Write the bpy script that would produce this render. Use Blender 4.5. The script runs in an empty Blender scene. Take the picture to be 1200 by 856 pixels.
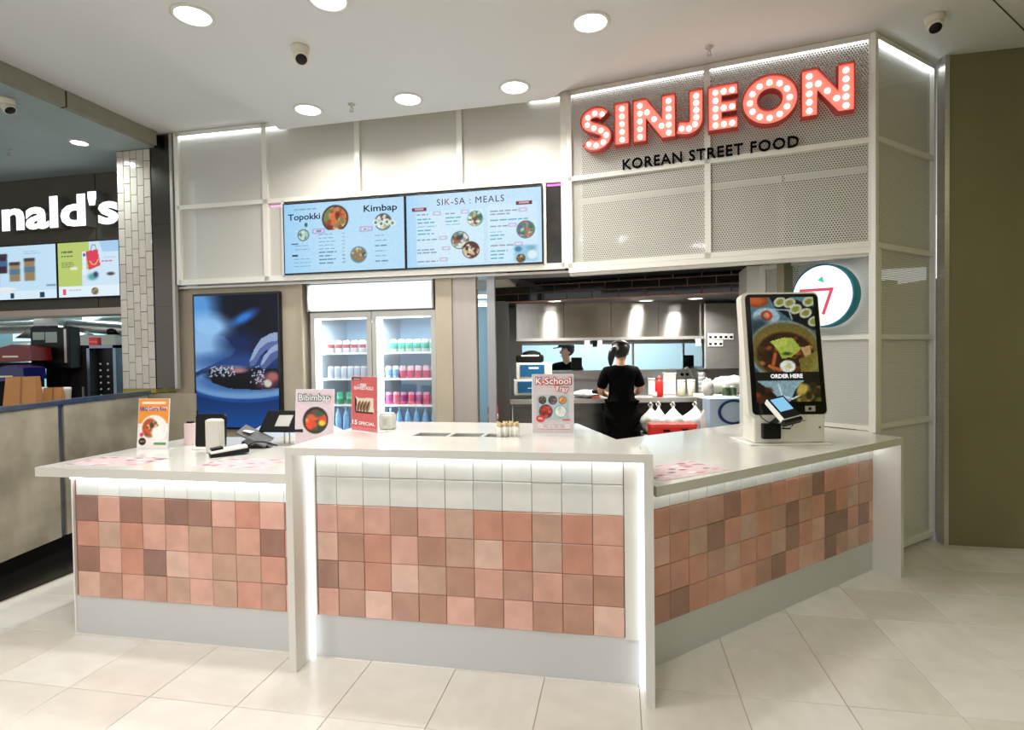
import bpy, bmesh, math, random
import numpy as np
from mathutils import Matrix, Vector, Euler
random.seed(7); RNG = np.random.RandomState(3)
SC = bpy.context.scene
COL = SC.collection

# ------------------------------------------------------------------ camera, world, exposure
FPX, PITCH, ROLL, CH = 664.39, -0.0212, -0.0138, 1.5
cam_d = bpy.data.cameras.new('camera'); cam = bpy.data.objects.new('camera', cam_d); COL.objects.link(cam)
cam_d.sensor_fit = 'HORIZONTAL'; cam_d.sensor_width = 36.0; cam_d.lens = 36.0 * FPX / 1200.0
cam_d.clip_start = 0.05; cam_d.clip_end = 60
cam.matrix_world = Matrix.Translation((0, 0, CH)) @ Matrix.Rotation(math.pi/2 + PITCH, 4, 'X') @ Matrix.Rotation(ROLL, 4, 'Z')
SC.camera = cam
world = bpy.data.worlds.new('world'); SC.world = world; world.use_nodes = True
_bg = world.node_tree.nodes['Background']
_bg.inputs['Color'].default_value = (0.965, 0.985, 1.0, 1); _bg.inputs['Strength'].default_value = 1.0
SC.view_settings.view_transform = 'Standard'; SC.view_settings.look = 'None'
SC.view_settings.exposure = 0.06; SC.view_settings.gamma = 1.0; SC.view_settings.use_curve_mapping = False
SC.cycles.max_bounces = 7; SC.cycles.transparent_max_bounces = 12
SC.cycles.sample_clamp_indirect = 4.0; SC.cycles.caustics_reflective = False; SC.cycles.caustics_refractive = False

def area_light(name, loc, size, power, color=(1, 1, 1), rot=(0, 0, 0), shape='DISK', spread=math.pi, size_y=None):
    d = bpy.data.lights.new(name, 'AREA'); d.shape = shape; d.size = size
    if size_y: d.size_y = size_y
    d.energy = power; d.color = color; d.spread = spread
    o = bpy.data.objects.new(name, d); COL.objects.link(o); o.location = loc; o.rotation_euler = rot
    return o
# unseen fill lamps added behind and beside the viewer, one tinted green
for lx, ly, pw, cl in ((-2.9, 0.9, 40, (1, .985, .96)), (-0.6, 0.3, 24, (1, .985, .96)), (-1.3, 2.0, 24, (1, .99, .97)),
                       (3.3, 1.4, 13, (.95, 1, .50)), (-4.6, 2.2, 10, (1, .985, .96))):
    area_light('fill_lamp', (lx, ly, 3.45), 0.35, pw, cl)

# ------------------------------------------------------------------ measuring helpers
def ray(x, y):
    x -= 600.0; y -= 428.0
    c, s = math.cos(ROLL), math.sin(ROLL); x, y = c*x + s*y, -s*x + c*y
    c, s = math.cos(PITCH), math.sin(PITCH)
    v = Vector((x, c*FPX + s*y, s*FPX - c*y)); return v / v.y
def at(x, y, Y): return Vector((0, 0, CH)) + ray(x, y) * Y
def atz(x, y, z):
    r = ray(x, y); return Vector((0, 0, CH)) + r * ((z - CH) / r.z)
class Frame:
    """vertical plane: local x along it, local y into the depth, z up"""
    def __init__(s, ox, oy, yaw):
        s.o = Vector((ox, oy, 0)); s.yaw = yaw
        s.u = Vector((math.cos(yaw), math.sin(yaw), 0)); s.n = Vector((-math.sin(yaw), math.cos(yaw), 0))
    def w(s, x, y, z=0.0): return s.o + s.u*x + s.n*y + Vector((0, 0, z))
    def l(s, P): d = P - s.o; return (d.dot(s.u), d.dot(s.n), P.z)
    def at(s, px, py, off=0.0):
        r = ray(px, py); C = Vector((0, 0, CH)); t = ((s.o - C).dot(s.n) + off) / r.dot(s.n)
        return s.l(C + r*t)
    def x(s, px, off=0.0, py=300): return s.at(px, py, off)[0]
    def z(s, px, py, off=0.0): return s.at(px, py, off)[2]

# ------------------------------------------------------------------ materials
def S(r, g, b):
    f = lambda c: (c/255/12.92 if c/255 <= .04045 else ((c/255+.055)/1.055)**2.4)
    return (f(r), f(g), f(b))
MATS = {}
def mat(name, col, rough=.5, metal=0.0, var=0.0, vscale=6.0, bump=0.0, bscale=40.0, emit=None, es=1.0, coat=0.0, spec=.5, col2=None, stretch=None, alpha=None):
    if name in MATS: return MATS[name]
    m = bpy.data.materials.new(name); m.use_nodes = True; MATS[name] = m
    nt = m.node_tree; N = nt.nodes; L = nt.links; p = N['Principled BSDF']
    p.inputs['Base Color'].default_value = (*col, 1); p.inputs['Roughness'].default_value = rough
    p.inputs['Metallic'].default_value = metal; p.inputs['Coat Weight'].default_value = coat
    p.inputs['Specular IOR Level'].default_value = spec
    if emit is not None:
        p.inputs['Emission Color'].default_value = (*emit, 1); p.inputs['Emission Strength'].default_value = es
    if var or bump:
        tc = N.new('ShaderNodeTexCoord'); mp = N.new('ShaderNodeMapping'); L.new(tc.outputs['Object'], mp.inputs['Vector'])
        if stretch: mp.inputs['Scale'].default_value = stretch
    if var:
        nz = N.new('ShaderNodeTexNoise'); nz.inputs['Scale'].default_value = vscale; nz.inputs['Detail'].default_value = 6
        L.new(mp.outputs[0], nz.inputs['Vector'])
        rp = N.new('ShaderNodeValToRGB'); e = rp.color_ramp.elements
        c2 = col2 or tuple(min(1, c*(1+var)) for c in col)
        e[0].color = (*[c*(1-var) for c in col], 1); e[1].color = (*c2, 1); e[0].position = .3; e[1].position = .72
        L.new(nz.outputs['Fac'], rp.inputs['Fac']); L.new(rp.outputs['Color'], p.inputs['Base Color'])
    if bump:
        nb = N.new('ShaderNodeTexNoise'); nb.inputs['Scale'].default_value = bscale; nb.inputs['Detail'].default_value = 4
        L.new(mp.outputs[0], nb.inputs['Vector'])
        bp = N.new('ShaderNodeBump'); bp.inputs['Strength'].default_value = bump; bp.inputs['Distance'].default_value = .01
        L.new(nb.outputs['Fac'], bp.inputs['Height']); L.new(bp.outputs['Normal'], p.inputs['Normal'])
    return m
def glow(name, col, strength):
    if name in MATS: return MATS[name]
    m = bpy.data.materials.new(name); m.use_nodes = True; MATS[name] = m
    nt = m.node_tree; nt.nodes.clear()
    e = nt.nodes.new('ShaderNodeEmission'); o = nt.nodes.new('ShaderNodeOutputMaterial')
    e.inputs['Color'].default_value = (*col, 1); e.inputs['Strength'].default_value = strength
    nt.links.new(e.outputs[0], o.inputs['Surface']); return m
def glass(name, tint=(1, 1, 1), refl=.08, rough=.02):
    if name in MATS: return MATS[name]
    m = bpy.data.materials.new(name); m.use_nodes = True; MATS[name] = m
    nt = m.node_tree; nt.nodes.clear(); N = nt.nodes; L = nt.links
    t = N.new('ShaderNodeBsdfTransparent'); t.inputs[0].default_value = (*tint, 1)
    g = N.new('ShaderNodeBsdfGlossy'); g.inputs['Roughness'].default_value = rough
    mx = N.new('ShaderNodeMixShader'); mx.inputs[0].default_value = refl
    o = N.new('ShaderNodeOutputMaterial'); L.new(t.outputs[0], mx.inputs[1]); L.new(g.outputs[0], mx.inputs[2]); L.new(mx.outputs[0], o.inputs['Surface'])
    return m
def perforated(name, col, pitch, radius, rough=.45):
    """painted sheet with staggered round holes punched through, laid out in the sheet's own x / z"""
    if name in MATS: return MATS[name]
    m = bpy.data.materials.new(name); m.use_nodes = True; MATS[name] = m
    nt = m.node_tree; N = nt.nodes; L = nt.links; p = N['Principled BSDF']; out = N['Material Output']
    p.inputs['Base Color'].default_value = (*col, 1); p.inputs['Roughness'].default_value = rough
    def M(op, a, b=None):
        n = N.new('ShaderNodeMath'); n.operation = op
        for i, v in enumerate((a, b)):
            if v is None: continue
            if isinstance(v, (int, float)): n.inputs[i].default_value = v
            else: L.new(v, n.inputs[i])
        return n.outputs[0]
    tc = N.new('ShaderNodeTexCoord'); sp = N.new('ShaderNodeSeparateXYZ'); L.new(tc.outputs['Object'], sp.inputs[0])
    u = M('DIVIDE', sp.outputs['X'], pitch); v = M('DIVIDE', sp.outputs['Z'], pitch*.866)
    row = M('FLOOR', v); odd = M('MODULO', M('ABSOLUTE', row), 2.0)
    fx = M('SUBTRACT', M('FRACT', M('ADD', M('ADD', u, 1000.0), M('MULTIPLY', odd, .5))), .5)
    fz = M('MULTIPLY', M('SUBTRACT', M('FRACT', M('ADD', v, 1000.0)), .5), .866)
    hole = M('LESS_THAN', M('ADD', M('MULTIPLY', fx, fx), M('MULTIPLY', fz, fz)), radius*radius)
    t = N.new('ShaderNodeBsdfTransparent'); mx = N.new('ShaderNodeMixShader')
    L.new(hole, mx.inputs[0]); L.new(p.outputs[0], mx.inputs[1]); L.new(t.outputs[0], mx.inputs[2]); L.new(mx.outputs[0], out.inputs['Surface'])
    return m
def vcol(name, emit=None, rough=.4):
    """colours come from the print / display itself (colour attribute of the flat sheet)"""
    if name in MATS: return MATS[name]
    m = bpy.data.materials.new(name); m.use_nodes = True; MATS[name] = m
    nt = m.node_tree; N = nt.nodes; L = nt.links; p = N['Principled BSDF']
    a = N.new('ShaderNodeAttribute'); a.attribute_name = 'Col'
    if emit:
        p.inputs['Base Color'].default_value = (.01, .01, .01, 1); p.inputs['Roughness'].default_value = .3; p.inputs['Specular IOR Level'].default_value = .12
        L.new(a.outputs['Color'], p.inputs['Emission Color']); p.inputs['Emission Strength'].default_value = emit
    else:
        L.new(a.outputs['Color'], p.inputs['Base Color']); p.inputs['Roughness'].default_value = rough
    return m

# ------------------------------------------------------------------ objects
def tag(o, label=None, cat=None, group=None, kind=None):
    if label: o['label'] = label
    if cat: o['category'] = cat
    if group: o['group'] = group
    if kind: o['kind'] = kind
    return o
def thing(name, label, cat, loc=(0, 0, 0), yaw=0.0, group=None):
    o = bpy.data.objects.new(name, None); COL.objects.link(o); o.empty_display_size = .1
    o.location = loc; o.rotation_euler = (0, 0, yaw); return tag(o, label, cat, group)
class MB:
    def __init__(s): s.v = []; s.f = []; s.smooth = []
    def _add(s, vs, fs, M=None, sm=False):
        k = len(s.v)
        s.v += [tuple((M @ Vector(v)) if M else v) for v in vs]
        s.f += [tuple(i + k for i in f) for f in fs]; s.smooth += [sm]*len(fs); return s
    def box(s, x0, x1, y0, y1, z0, z1, M=None, bev=0.0):
        if x1 < x0: x0, x1 = x1, x0
        if y1 < y0: y0, y1 = y1, y0
        if z1 < z0: z0, z1 = z1, z0
        if not bev:
            vs = [(x0,y0,z0),(x1,y0,z0),(x1,y1,z0),(x0,y1,z0),(x0,y0,z1),(x1,y0,z1),(x1,y1,z1),(x0,y1,z1)]
            return s._add(vs, [(3,2,1,0),(4,5,6,7),(0,1,5,4),(1,2,6,5),(2,3,7,6),(3,0,4,7)], M)
        bm = bmesh.new(); bmesh.ops.create_cube(bm, size=1)
        for v in bm.verts: v.co = Vector(((x0+x1)/2 + v.co.x*(x1-x0), (y0+y1)/2 + v.co.y*(y1-y0), (z0+z1)/2 + v.co.z*(z1-z0)))
        bmesh.ops.bevel(bm, geom=bm.edges[:], offset=bev, segments=2, affect='EDGES', profile=.5)
        return s.bm(bm, M)
    def bm(s, bm, M=None, sm=False):
        bm.verts.index_update(); s._add([v.co.copy() for v in bm.verts], [[v.index for v in f.verts] for f in bm.faces], M, sm); bm.free(); return s
    def prism(s, pts, z0, z1, M=None):
        n = len(pts); ar = sum(pts[i][0]*pts[(i+1) % n][1] - pts[(i+1) % n][0]*pts[i][1] for i in range(n))
        if ar < 0: pts = pts[::-1]
        vs = [(x, y, z0) for x, y in pts] + [(x, y, z1) for x, y in pts]
        fs = [tuple(range(n))[::-1], tuple(range(n, 2*n))] + [(i, (i+1) % n, n+(i+1) % n, n+i) for i in range(n)]
        return s._add(vs, fs, M)
    def panel(s, pts, y0, y1, M=None):
        """outline in x,z pushed from y0 (front) to y1"""
        R = Matrix(((1,0,0,0),(0,0,-1,0),(0,1,0,0),(0,0,0,1)))
        return s.prism(pts, -y1, -y0, (M or Matrix()) @ R)
    def lathe(s, prof, seg=16, M=None, sm=True, sx=1.0, sy=1.0, caps=True):
        """profile [(r,z)] turned about z"""
        vs = []; fs = []; n = len(prof)
        for i in range(seg):
            a = 2*math.pi*i/seg
            vs += [(r*math.cos(a)*sx, r*math.sin(a)*sy, z) for r, z in prof]
        for i in range(seg):
            j = (i+1) % seg
            for k in range(n-1): fs.append((i*n+k, j*n+k, j*n+k+1, i*n+k+1))
        if caps and prof[0][0] > 1e-6: fs.append(tuple(i*n for i in range(seg))[::-1])
        if caps and prof[-1][0] > 1e-6: fs.append(tuple(i*n+n-1 for i in range(seg)))
        return s._add(vs, fs, M, sm)
    def tube(s, pts, r, seg=8, M=None):
        pts = [Vector(p) for p in pts]; vs = []; fs = []; up = Vector((0, 0, 1))
        for i, p in enumerate(pts):
            d = (pts[min(i+1, len(pts)-1)] - pts[max(i-1, 0)]).normalized()
            a = d.cross(up if abs(d.z) < .9 else Vector((1, 0, 0))).normalized(); b = d.cross(a)
            rr = r[i] if isinstance(r, (list, tuple)) else r
            vs += [tuple(p + a*rr*math.cos(2*math.pi*k/seg) + b*rr*math.sin(2*math.pi*k/seg)) for k in range(seg)]
        for i in range(len(pts)-1):
            for k in range(seg): fs.append((i*seg+k, i*seg+(k+1) % seg, (i+1)*seg+(k+1) % seg, (i+1)*seg+k))
        fs += [tuple(range(seg))[::-1], tuple(range((len(pts)-1)*seg, len(pts)*seg))]
        return s._add(vs, fs, M, True)
    def rrect(s, w, h, r, y0, y1, cx=0, cz=0, seg=5, M=None):
        pts = []
        for qx, qz, a0 in ((1, 1, 0), (-1, 1, 90), (-1, -1, 180), (1, -1, 270)):
            for k in range(seg+1):
                a = math.radians(a0 + 90*k/seg); pts.append((cx + qx*(w/2-r) + r*math.cos(a), cz + qz*(h/2-r) + r*math.sin(a)))
        return s.panel(pts, y0, y1, M)
    def mesh(s, name):
        me = bpy.data.meshes.new(name); me.from_pydata(s.v, [], s.f)
        me.polygons.foreach_set('use_smooth', s.smooth); me.update(); return me
    def build(s, name, m, parent=None, kind=None, loc=None, rot=None):
        return link(name, s.mesh(name), m, parent, kind, loc, rot)
def link(name, me, m=None, parent=None, kind=None, loc=None, rot=None):
    o = bpy.data.objects.new(name, me); COL.objects.link(o)
    if m is not None and not me.materials: me.materials.append(m)
    if parent is not None: o.parent = parent
    if loc is not None: o.location = loc
    if rot is not None: o.rotation_euler = rot
    if kind: o['kind'] = kind
    return o
def struct(name, mb, m, loc=(0, 0, 0), yaw=0.0, label=None):
    o = mb.build(name, m, None, 'structure', loc, (0, 0, yaw))
    if label: o['label'] = label
    return o
_TXT = {}
def text_mesh(body, size, bold=0.0, extrude=0.0, sx=1.0, align='CENTER', spacing=1.0, shear=0.0):
    key = (body, size, bold, extrude, sx, align, spacing, shear)
    if key in _TXT: return _TXT[key]
    c = bpy.data.curves.new('lettering', 'FONT'); c.body = body; c.size = size; c.offset = bold; c.extrude = extrude
    c.align_x = align; c.align_y = 'CENTER'; c.space_character = spacing; c.resolution_u = 3; c.fill_mode = 'BOTH'; c.shear = shear
    o = bpy.data.objects.new('lettering', c); COL.objects.link(o); bpy.context.view_layer.update()
    me = bpy.data.meshes.new_from_object(o.evaluated_get(bpy.context.evaluated_depsgraph_get()))
    bpy.data.objects.remove(o); bpy.data.curves.remove(c)
    co = np.empty(len(me.vertices)*3, 'f'); me.vertices.foreach_get('co', co); co = co.reshape(-1, 3)
    new = np.stack([co[:, 0]*sx, -co[:, 2], co[:, 1]], 1); me.vertices.foreach_set('co', new.ravel()); me.update(); me.materials.clear()
    _TXT[key] = me; return me
def text(name, body, parent, x, z, size, m, y=-.002, label=None, rot=0.0, fit=None, **k):
    me = text_mesh(body, size, **k).copy(); me.materials.append(m)
    if fit:                                            # centre on (x, z) and stretch to this width / height
        co = np.empty(len(me.vertices)*3, 'f'); me.vertices.foreach_get('co', co); co = co.reshape(-1, 3); lo, hi = co.min(0), co.max(0)
        for i, f in ((0, fit[0]), (2, fit[1])): co[:, i] = (co[:, i]-(lo[i]+hi[i])/2) * (f/(hi[i]-lo[i]) if f else 1.0)
        me.vertices.foreach_set('co', co.ravel()); me.update()
    o = bpy.data.objects.new(name, me); COL.objects.link(o); o.parent = parent; o.location = (x, y, z); o.rotation_euler = (0, rot, 0)
    if label: o['label'] = label
    return o
def letters(body, size, **k):
    """one mesh per loose letter, ordered left to right"""
    me = text_mesh(body, size, **k); bm = bmesh.new(); bm.from_mesh(me); bmesh.ops.remove_doubles(bm, verts=bm.verts[:], dist=1e-5); bm.verts.ensure_lookup_table(); bm.verts.index_update()
    seen = set(); isl = []
    for v in bm.verts:
        if v.index in seen: continue
        st = [v]; grp = set(); seen.add(v.index)
        while st:
            a = st.pop(); grp.add(a.index)
            for e in a.link_edges:
                b = e.other_vert(a)
                if b.index not in seen: seen.add(b.index); st.append(b)
        isl.append(grp)
    isl.sort(key=lambda g: min(bm.verts[i].co.x for i in g)); out = []
    for g in isl:
        idx = {i: k2 for k2, i in enumerate(sorted(g))}
        mb = MB(); mb._add([bm.verts[i].co.copy() for i in sorted(g)], [[idx[v.index] for v in f.verts] for f in bm.faces if f.verts[0].index in g]); out.append(mb)
    bm.free(); return out

# ------------------------------------------------------------------ flat prints and displays
class Canvas:
    def __init__(s, w, h, bg):
        s.w, s.h = w, h; s.a = np.ones((h, w, 3)) * (np.array(bg)/255.0)
        s.X, s.Y = np.meshgrid((np.arange(w)+.5)/w, (np.arange(h)+.5)/h)
    def blend(s, mask, col):
        mask = np.clip(mask, 0, 1)[..., None]; s.a = s.a*(1-mask) + (np.array(col)/255.0)*mask; return s
    def ell(s, cx, cy, rx, ry, col, soft=.06, rot=0.0, alpha=1.0, clip=None):
        k = s.w/s.h; dx = (s.X-cx)*k; dy = (s.Y-cy); c, t = math.cos(rot), math.sin(rot)
        d = np.sqrt(((c*dx+t*dy)/(rx*k))**2 + ((-t*dx+c*dy)/ry)**2)
        m = np.clip((1+soft-d)/(2*soft), 0, 1)*alpha
        if clip is not None: m = m*clip
        return s.blend(m, col)
    def mask(s, cx, cy, rx, ry): return (((s.X-cx)/rx)**2 + ((s.Y-cy)/ry)**2 < 1).astype(float)
    def rect(s, x0, y0, x1, y1, col, alpha=1.0, soft=None):
        if soft: m = np.clip((s.X-x0)/soft+.5, 0, 1)*np.clip((x1-s.X)/soft+.5, 0, 1)*np.clip((s.Y-y0)/soft+.5, 0, 1)*np.clip((y1-s.Y)/soft+.5, 0, 1)
        else: m = ((s.X >= x0) & (s.X <= x1) & (s.Y >= y0) & (s.Y <= y1)).astype(float)
        return s.blend(m*alpha, col)
    def poly(s, pts, col, alpha=1.0):
        ins = np.zeros(s.X.shape, bool); n = len(pts)
        for i in range(n):
            (x1, y1), (x2, y2) = pts[i], pts[(i+1) % n]
            if y1 == y2: continue
            c = ((y1 > s.Y) != (y2 > s.Y)) & (s.X < (x2-x1)*(s.Y-y1)/(y2-y1)+x1); ins ^= c
        return s.blend(ins.astype(float)*alpha, col)
    def line(s, pts, w, col, alpha=1.0, soft=.5):
        k = s.w/s.h
        for (x0, y0), (x1, y1) in zip(pts, pts[1:]):
            ax, ay, bx, by = x0*k, y0, x1*k, y1; d2 = (bx-ax)**2+(by-ay)**2 + 1e-9
            t = np.clip(((s.X*k-ax)*(bx-ax)+(s.Y-ay)*(by-ay))/d2, 0, 1)
            d = np.hypot(s.X*k-ax-t*(bx-ax), s.Y-ay-t*(by-ay)); s.blend(np.clip((w-d)/(w*soft), 0, 1)*alpha, col)
        return s
    def food(s, cx, cy, r, pal, n=40, rim=(45, 45, 45), ry=None, bs=.28, rimw=1.12, base=None):
        k = s.w/s.h; rx = r/k; ry = ry or r
        s.ell(cx, cy, rx*rimw, ry*rimw, rim, .05); s.ell(cx, cy, rx, ry, base or pal[0], .05); cl = s.mask(cx, cy, rx*.97, ry*.97)
        for _ in range(n):
            a, q = RNG.rand()*6.283, math.sqrt(RNG.rand()); z = bs*(.5+RNG.rand())
            s.ell(cx+rx*q*math.cos(a), cy+ry*q*math.sin(a), rx*z, ry*z*(.4+.5*RNG.rand()), pal[RNG.randint(len(pal))], .3, RNG.rand()*3.14, .9, cl)
        return s
    def lines(s, x0, x1, y0, y1, n, col, h=.012, jit=.35, dash=True, alpha=.85):
        for i in range(n):
            y = y0 + (y1-y0)*(i/(max(1, n-1))); xe = x1 - (x1-x0)*jit*RNG.rand(); x = x0
            while x < xe - .004:
                w = (.025+.04*RNG.rand()) if dash else xe-x
                s.rect(x, y-h/2, min(xe, x+w), y+h/2, col, alpha); x += w + .009
        return s
    def grain(s, amt=.12, gamma=1.0):
        n = RNG.rand(s.h, s.w); n = (n + np.roll(n, 1, 0) + np.roll(n, 1, 1) + np.roll(n, 1, (0, 1)))/4 - .5
        s.a = np.clip(s.a, 0, 1)**gamma * (1 + amt*4*n[..., None]); return s
    def mesh(s, W, H, name):
        w, h = s.w, s.h
        xs = np.linspace(0, W, w); zs = np.linspace(H, 0, h); X, Z = np.meshgrid(xs, zs)
        co = np.stack([X, np.zeros_like(X), Z], -1).reshape(-1, 3)
        i = np.arange(w*h).reshape(h, w); q = np.stack([i[1:, :-1], i[1:, 1:], i[:-1, 1:], i[:-1, :-1]], -1).reshape(-1, 4)
        me = bpy.data.meshes.new(name); me.vertices.add(w*h); me.vertices.foreach_set('co', co.astype('f').ravel())
        me.loops.add(len(q)*4); me.loops.foreach_set('vertex_index', q.ravel().astype('i'))
        me.polygons.add(len(q)); me.polygons.foreach_set('loop_start', (np.arange(len(q))*4).astype('i')); me.polygons.foreach_set('loop_total', np.full(len(q), 4, 'i'))
        me.update(calc_edges=True)
        a = np.clip(s.a, 0, 1); lin = np.where(a <= .04045, a/12.92, ((a+.055)/1.055)**2.4)
        ca = me.color_attributes.new('Col', 'FLOAT_COLOR', 'POINT')
        ca.data.foreach_set('color', np.concatenate([lin.reshape(-1, 3), np.ones((w*h, 1))], 1).astype('f').ravel())
        return me

# ------------------------------------------------------------------ shared materials
M_white = mat('white_quartz', S(219, 216, 208), .16, var=.03, vscale=3, coat=.2)
M_plinth = mat('grey_laminate', S(204, 204, 202), .32, spec=.4)
M_grout = mat('grout_brown', S(140, 92, 74), .9)
M_grout_l = mat('grout_light', S(176, 160, 150), .9)
M_paint = mat('white_paint', S(226, 224, 214), .5)
M_ceil = mat('ceiling_paint', S(236, 236, 235), .8, var=.015, vscale=1.5)
M_frame = mat('frame_white', S(236, 233, 224), .38)
M_black = mat('black_plastic', S(11, 11, 12), .35, spec=.3)
M_blackm = mat('black_matte', S(12, 11, 11), .8, spec=.2)
M_steel = mat('brushed_steel', S(206, 203, 198), .32, .8, var=.08, vscale=5, stretch=(1, 1, 12))
M_dsteel = mat('dark_steel', S(120, 118, 116), .28, 1.0, var=.15, vscale=3, stretch=(1, 1, 6))
M_alu = mat('satin_aluminium', S(196, 192, 184), .42, .6)
M_beige = mat('beige_wall', S(178, 166, 146), .6, var=.05, vscale=4)
M_concrete = mat('stained_concrete', S(140, 131, 112), .55, var=.3, vscale=2.2, bump=.05, col2=S(190, 180, 158))
M_wplastic = mat('white_plastic', S(235, 233, 226), .35)
M_cream = mat('cream_plastic', S(226, 218, 200), .4)
M_led = glow('led_white', (.93, .97, 1.0), 13.0); M_led_side = glow('led_side', (.93, .97, 1.0), 2.2)
M_ledsoft = glow('led_soft', (.93, .97, 1.0), 5.0)
M_skin = mat('skin', S(214, 168, 142), .55)
M_red = mat('red_plastic', S(214, 40, 34), .4)
M_screenblk = mat('screen_bezel', S(8, 9, 11), .18)
V_screen = vcol('display_glow', .95)
V_print = vcol('printed_sheet')
# ================================================================== THE SETTING
def tile_mat(name, stops, rough, bump=.12, var=.16, coat=0.0, vs=7.0, grain=(1, 1, 1)):
    """stops: list of colours, one chosen per tile; fine mottling inside each tile"""
    if name in MATS: return MATS[name]
    m = bpy.data.materials.new(name); m.use_nodes = True; MATS[name] = m
    nt = m.node_tree; N = nt.nodes; L = nt.links; p = N['Principled BSDF']; p.inputs['Roughness'].default_value = rough; p.inputs['Coat Weight'].default_value = coat
    oi = N.new('ShaderNodeObjectInfo'); rp = N.new('ShaderNodeValToRGB'); rp.color_ramp.interpolation = 'CONSTANT'
    el = rp.color_ramp.elements
    while len(el) < len(stops): el.new(.5)
    for i, c in enumerate(stops): el[i].position = i/len(stops); el[i].color = (*c, 1)
    L.new(oi.outputs['Random'], rp.inputs['Fac'])
    tc = N.new('ShaderNodeTexCoord'); ad = N.new('ShaderNodeVectorMath'); ad.operation = 'MULTIPLY_ADD'
    cb = N.new('ShaderNodeCombineXYZ'); k = N.new('ShaderNodeMath'); k.operation = 'MULTIPLY'; k.inputs[1].default_value = 37.0
    L.new(oi.outputs['Random'], k.inputs[0])
    for i in range(3): L.new(k.outputs[0], cb.inputs[i])
    L.new(tc.outputs['Object'], ad.inputs[0]); ad.inputs[1].default_value = grain; L.new(cb.outputs[0], ad.inputs[2])
    nz = N.new('ShaderNodeTexNoise'); nz.inputs['Scale'].default_value = vs; nz.inputs['Detail'].default_value = 7; L.new(ad.outputs[0], nz.inputs['Vector'])
    mr = N.new('ShaderNodeMapRange'); mr.inputs['From Min'].default_value = .3; mr.inputs['From Max'].default_value = .7
    mr.inputs['To Min'].default_value = 1-var; mr.inputs['To Max'].default_value = 1+var; L.new(nz.outputs['Fac'], mr.inputs['Value'])
    vm = N.new('ShaderNodeVectorMath'); vm.operation = 'SCALE'; L.new(rp.outputs['Color'], vm.inputs[0]); L.new(mr.outputs[0], vm.inputs['Scale'])
    L.new(vm.outputs[0], p.inputs['Base Color'])
    bp = N.new('ShaderNodeBump'); bp.inputs['Strength'].default_value = bump; bp.inputs['Distance'].default_value = .006; L.new(nz.outputs['Fac'], bp.inputs['Height']); L.new(bp.outputs[0], p.inputs['Normal'])
    return m
def tile_mesh(name, w, h, t=.010, bev=.004):
    """flat tile lying in x/z, front face at y=-t, edges eased"""
    a, b = w/2, h/2; o = [(-a, -b), (a, -b), (a, b), (-a, b)]; i = [(-a+bev, -b+bev), (a-bev, -b+bev), (a-bev, b-bev), (-a+bev, b-bev)]
    vs = [(x, 0, z) for x, z in o] + [(x, -t+bev*.6, z) for x, z in o] + [(x, -t, z) for x, z in i]
    fs = [(8, 9, 10, 11)] + [(k, (k+1) % 4, 4+(k+1) % 4, 4+k) for k in range(4)] + [(4+k, 4+(k+1) % 4, 8+(k+1) % 4, 8+k) for k in range(4)]
    me = bpy.data.meshes.new(name); me.from_pydata(vs, [], fs); me.update(); return me

# ---- floor with laid tiles
FT, FO, FYAW = .4262, Vector((.130, 2.5818)), -.186
floor = struct('floor', MB().box(-8, 7, -4, 10, -.06, -.005), mat('floor_grout', S(172, 162, 144), .8))
M_ftile = tile_mat('travertine_tile', [S(221, 215, 205), S(224, 219, 210), S(218, 211, 200), S(227, 222, 214), S(220, 214, 204)], .24, .03, .045, vs=6.0, grain=(1, 2, 1))
ft_me = bpy.data.meshes.new('floor_tile')
_h = FT/2 - .0014; _b = .0015
ft_me.from_pydata([(x*_h, y*_h, -.005) for x, y in ((-1,-1),(1,-1),(1,1),(-1,1))] + [(x*_h, y*_h, -_b) for x, y in ((-1,-1),(1,-1),(1,1),(-1,1))] + [(x*(_h-_b), y*(_h-_b), 0) for x, y in ((-1,-1),(1,-1),(1,1),(-1,1))],
    [], [(8,9,10,11)] + [(k,(k+1) % 4,4+(k+1) % 4,4+k) for k in range(4)] + [(4+k,4+(k+1) % 4,8+(k+1) % 4,8+k) for k in range(4)])
ft_me.materials.append(M_ftile)
def project(P):
    X, Y, Z = P.x, P.y, P.z-CH; c, s = math.cos(PITCH), math.sin(PITCH); d = c*Y+s*Z; u = -s*Y+c*Z
    if d < .2: return (-9999, -9999)
    x = FPX*X/d; y = -FPX*u/d; c, s = math.cos(ROLL), math.sin(ROLL); return (600+c*x-s*y, 428+s*x+c*y)
FC = Frame(-.868, 2.785, -.185); FL = Frame(-2.244, 3.055, -.185); FR = Frame(.744, 2.723, .576)
cF, sF = math.cos(FYAW), math.sin(FYAW); n_ft = 0
for i in range(-14, 16):
    for j in range(-5, 8):
        x = FO.x + (cF*(i+.5) - sF*(j+.5))*FT; y = FO.y + (sF*(i+.5) + cF*(j+.5))*FT; P = Vector((x, y, 0))
        q = project(P)
        if not (-160 < q[0] < 1330 and q[1] < 1010): continue
        if x < -3.35 + .12*(y-3.5): continue
        c = FC.l(P); l = FL.l(P); r = FR.l(P)
        if c[1] > .3 and c[0] > -1.6 and r[1] > .3 and r[0] < 1.9: continue       # under the counters
        if r[0] > 2.3 and y > 4.6: continue
        if y > 5.0: continue
        o = link('floor_tile', ft_me, None, floor, None, (x, y, 0), (0, 0, FYAW + random.choice((0, math.pi/2)))); n_ft += 1
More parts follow.
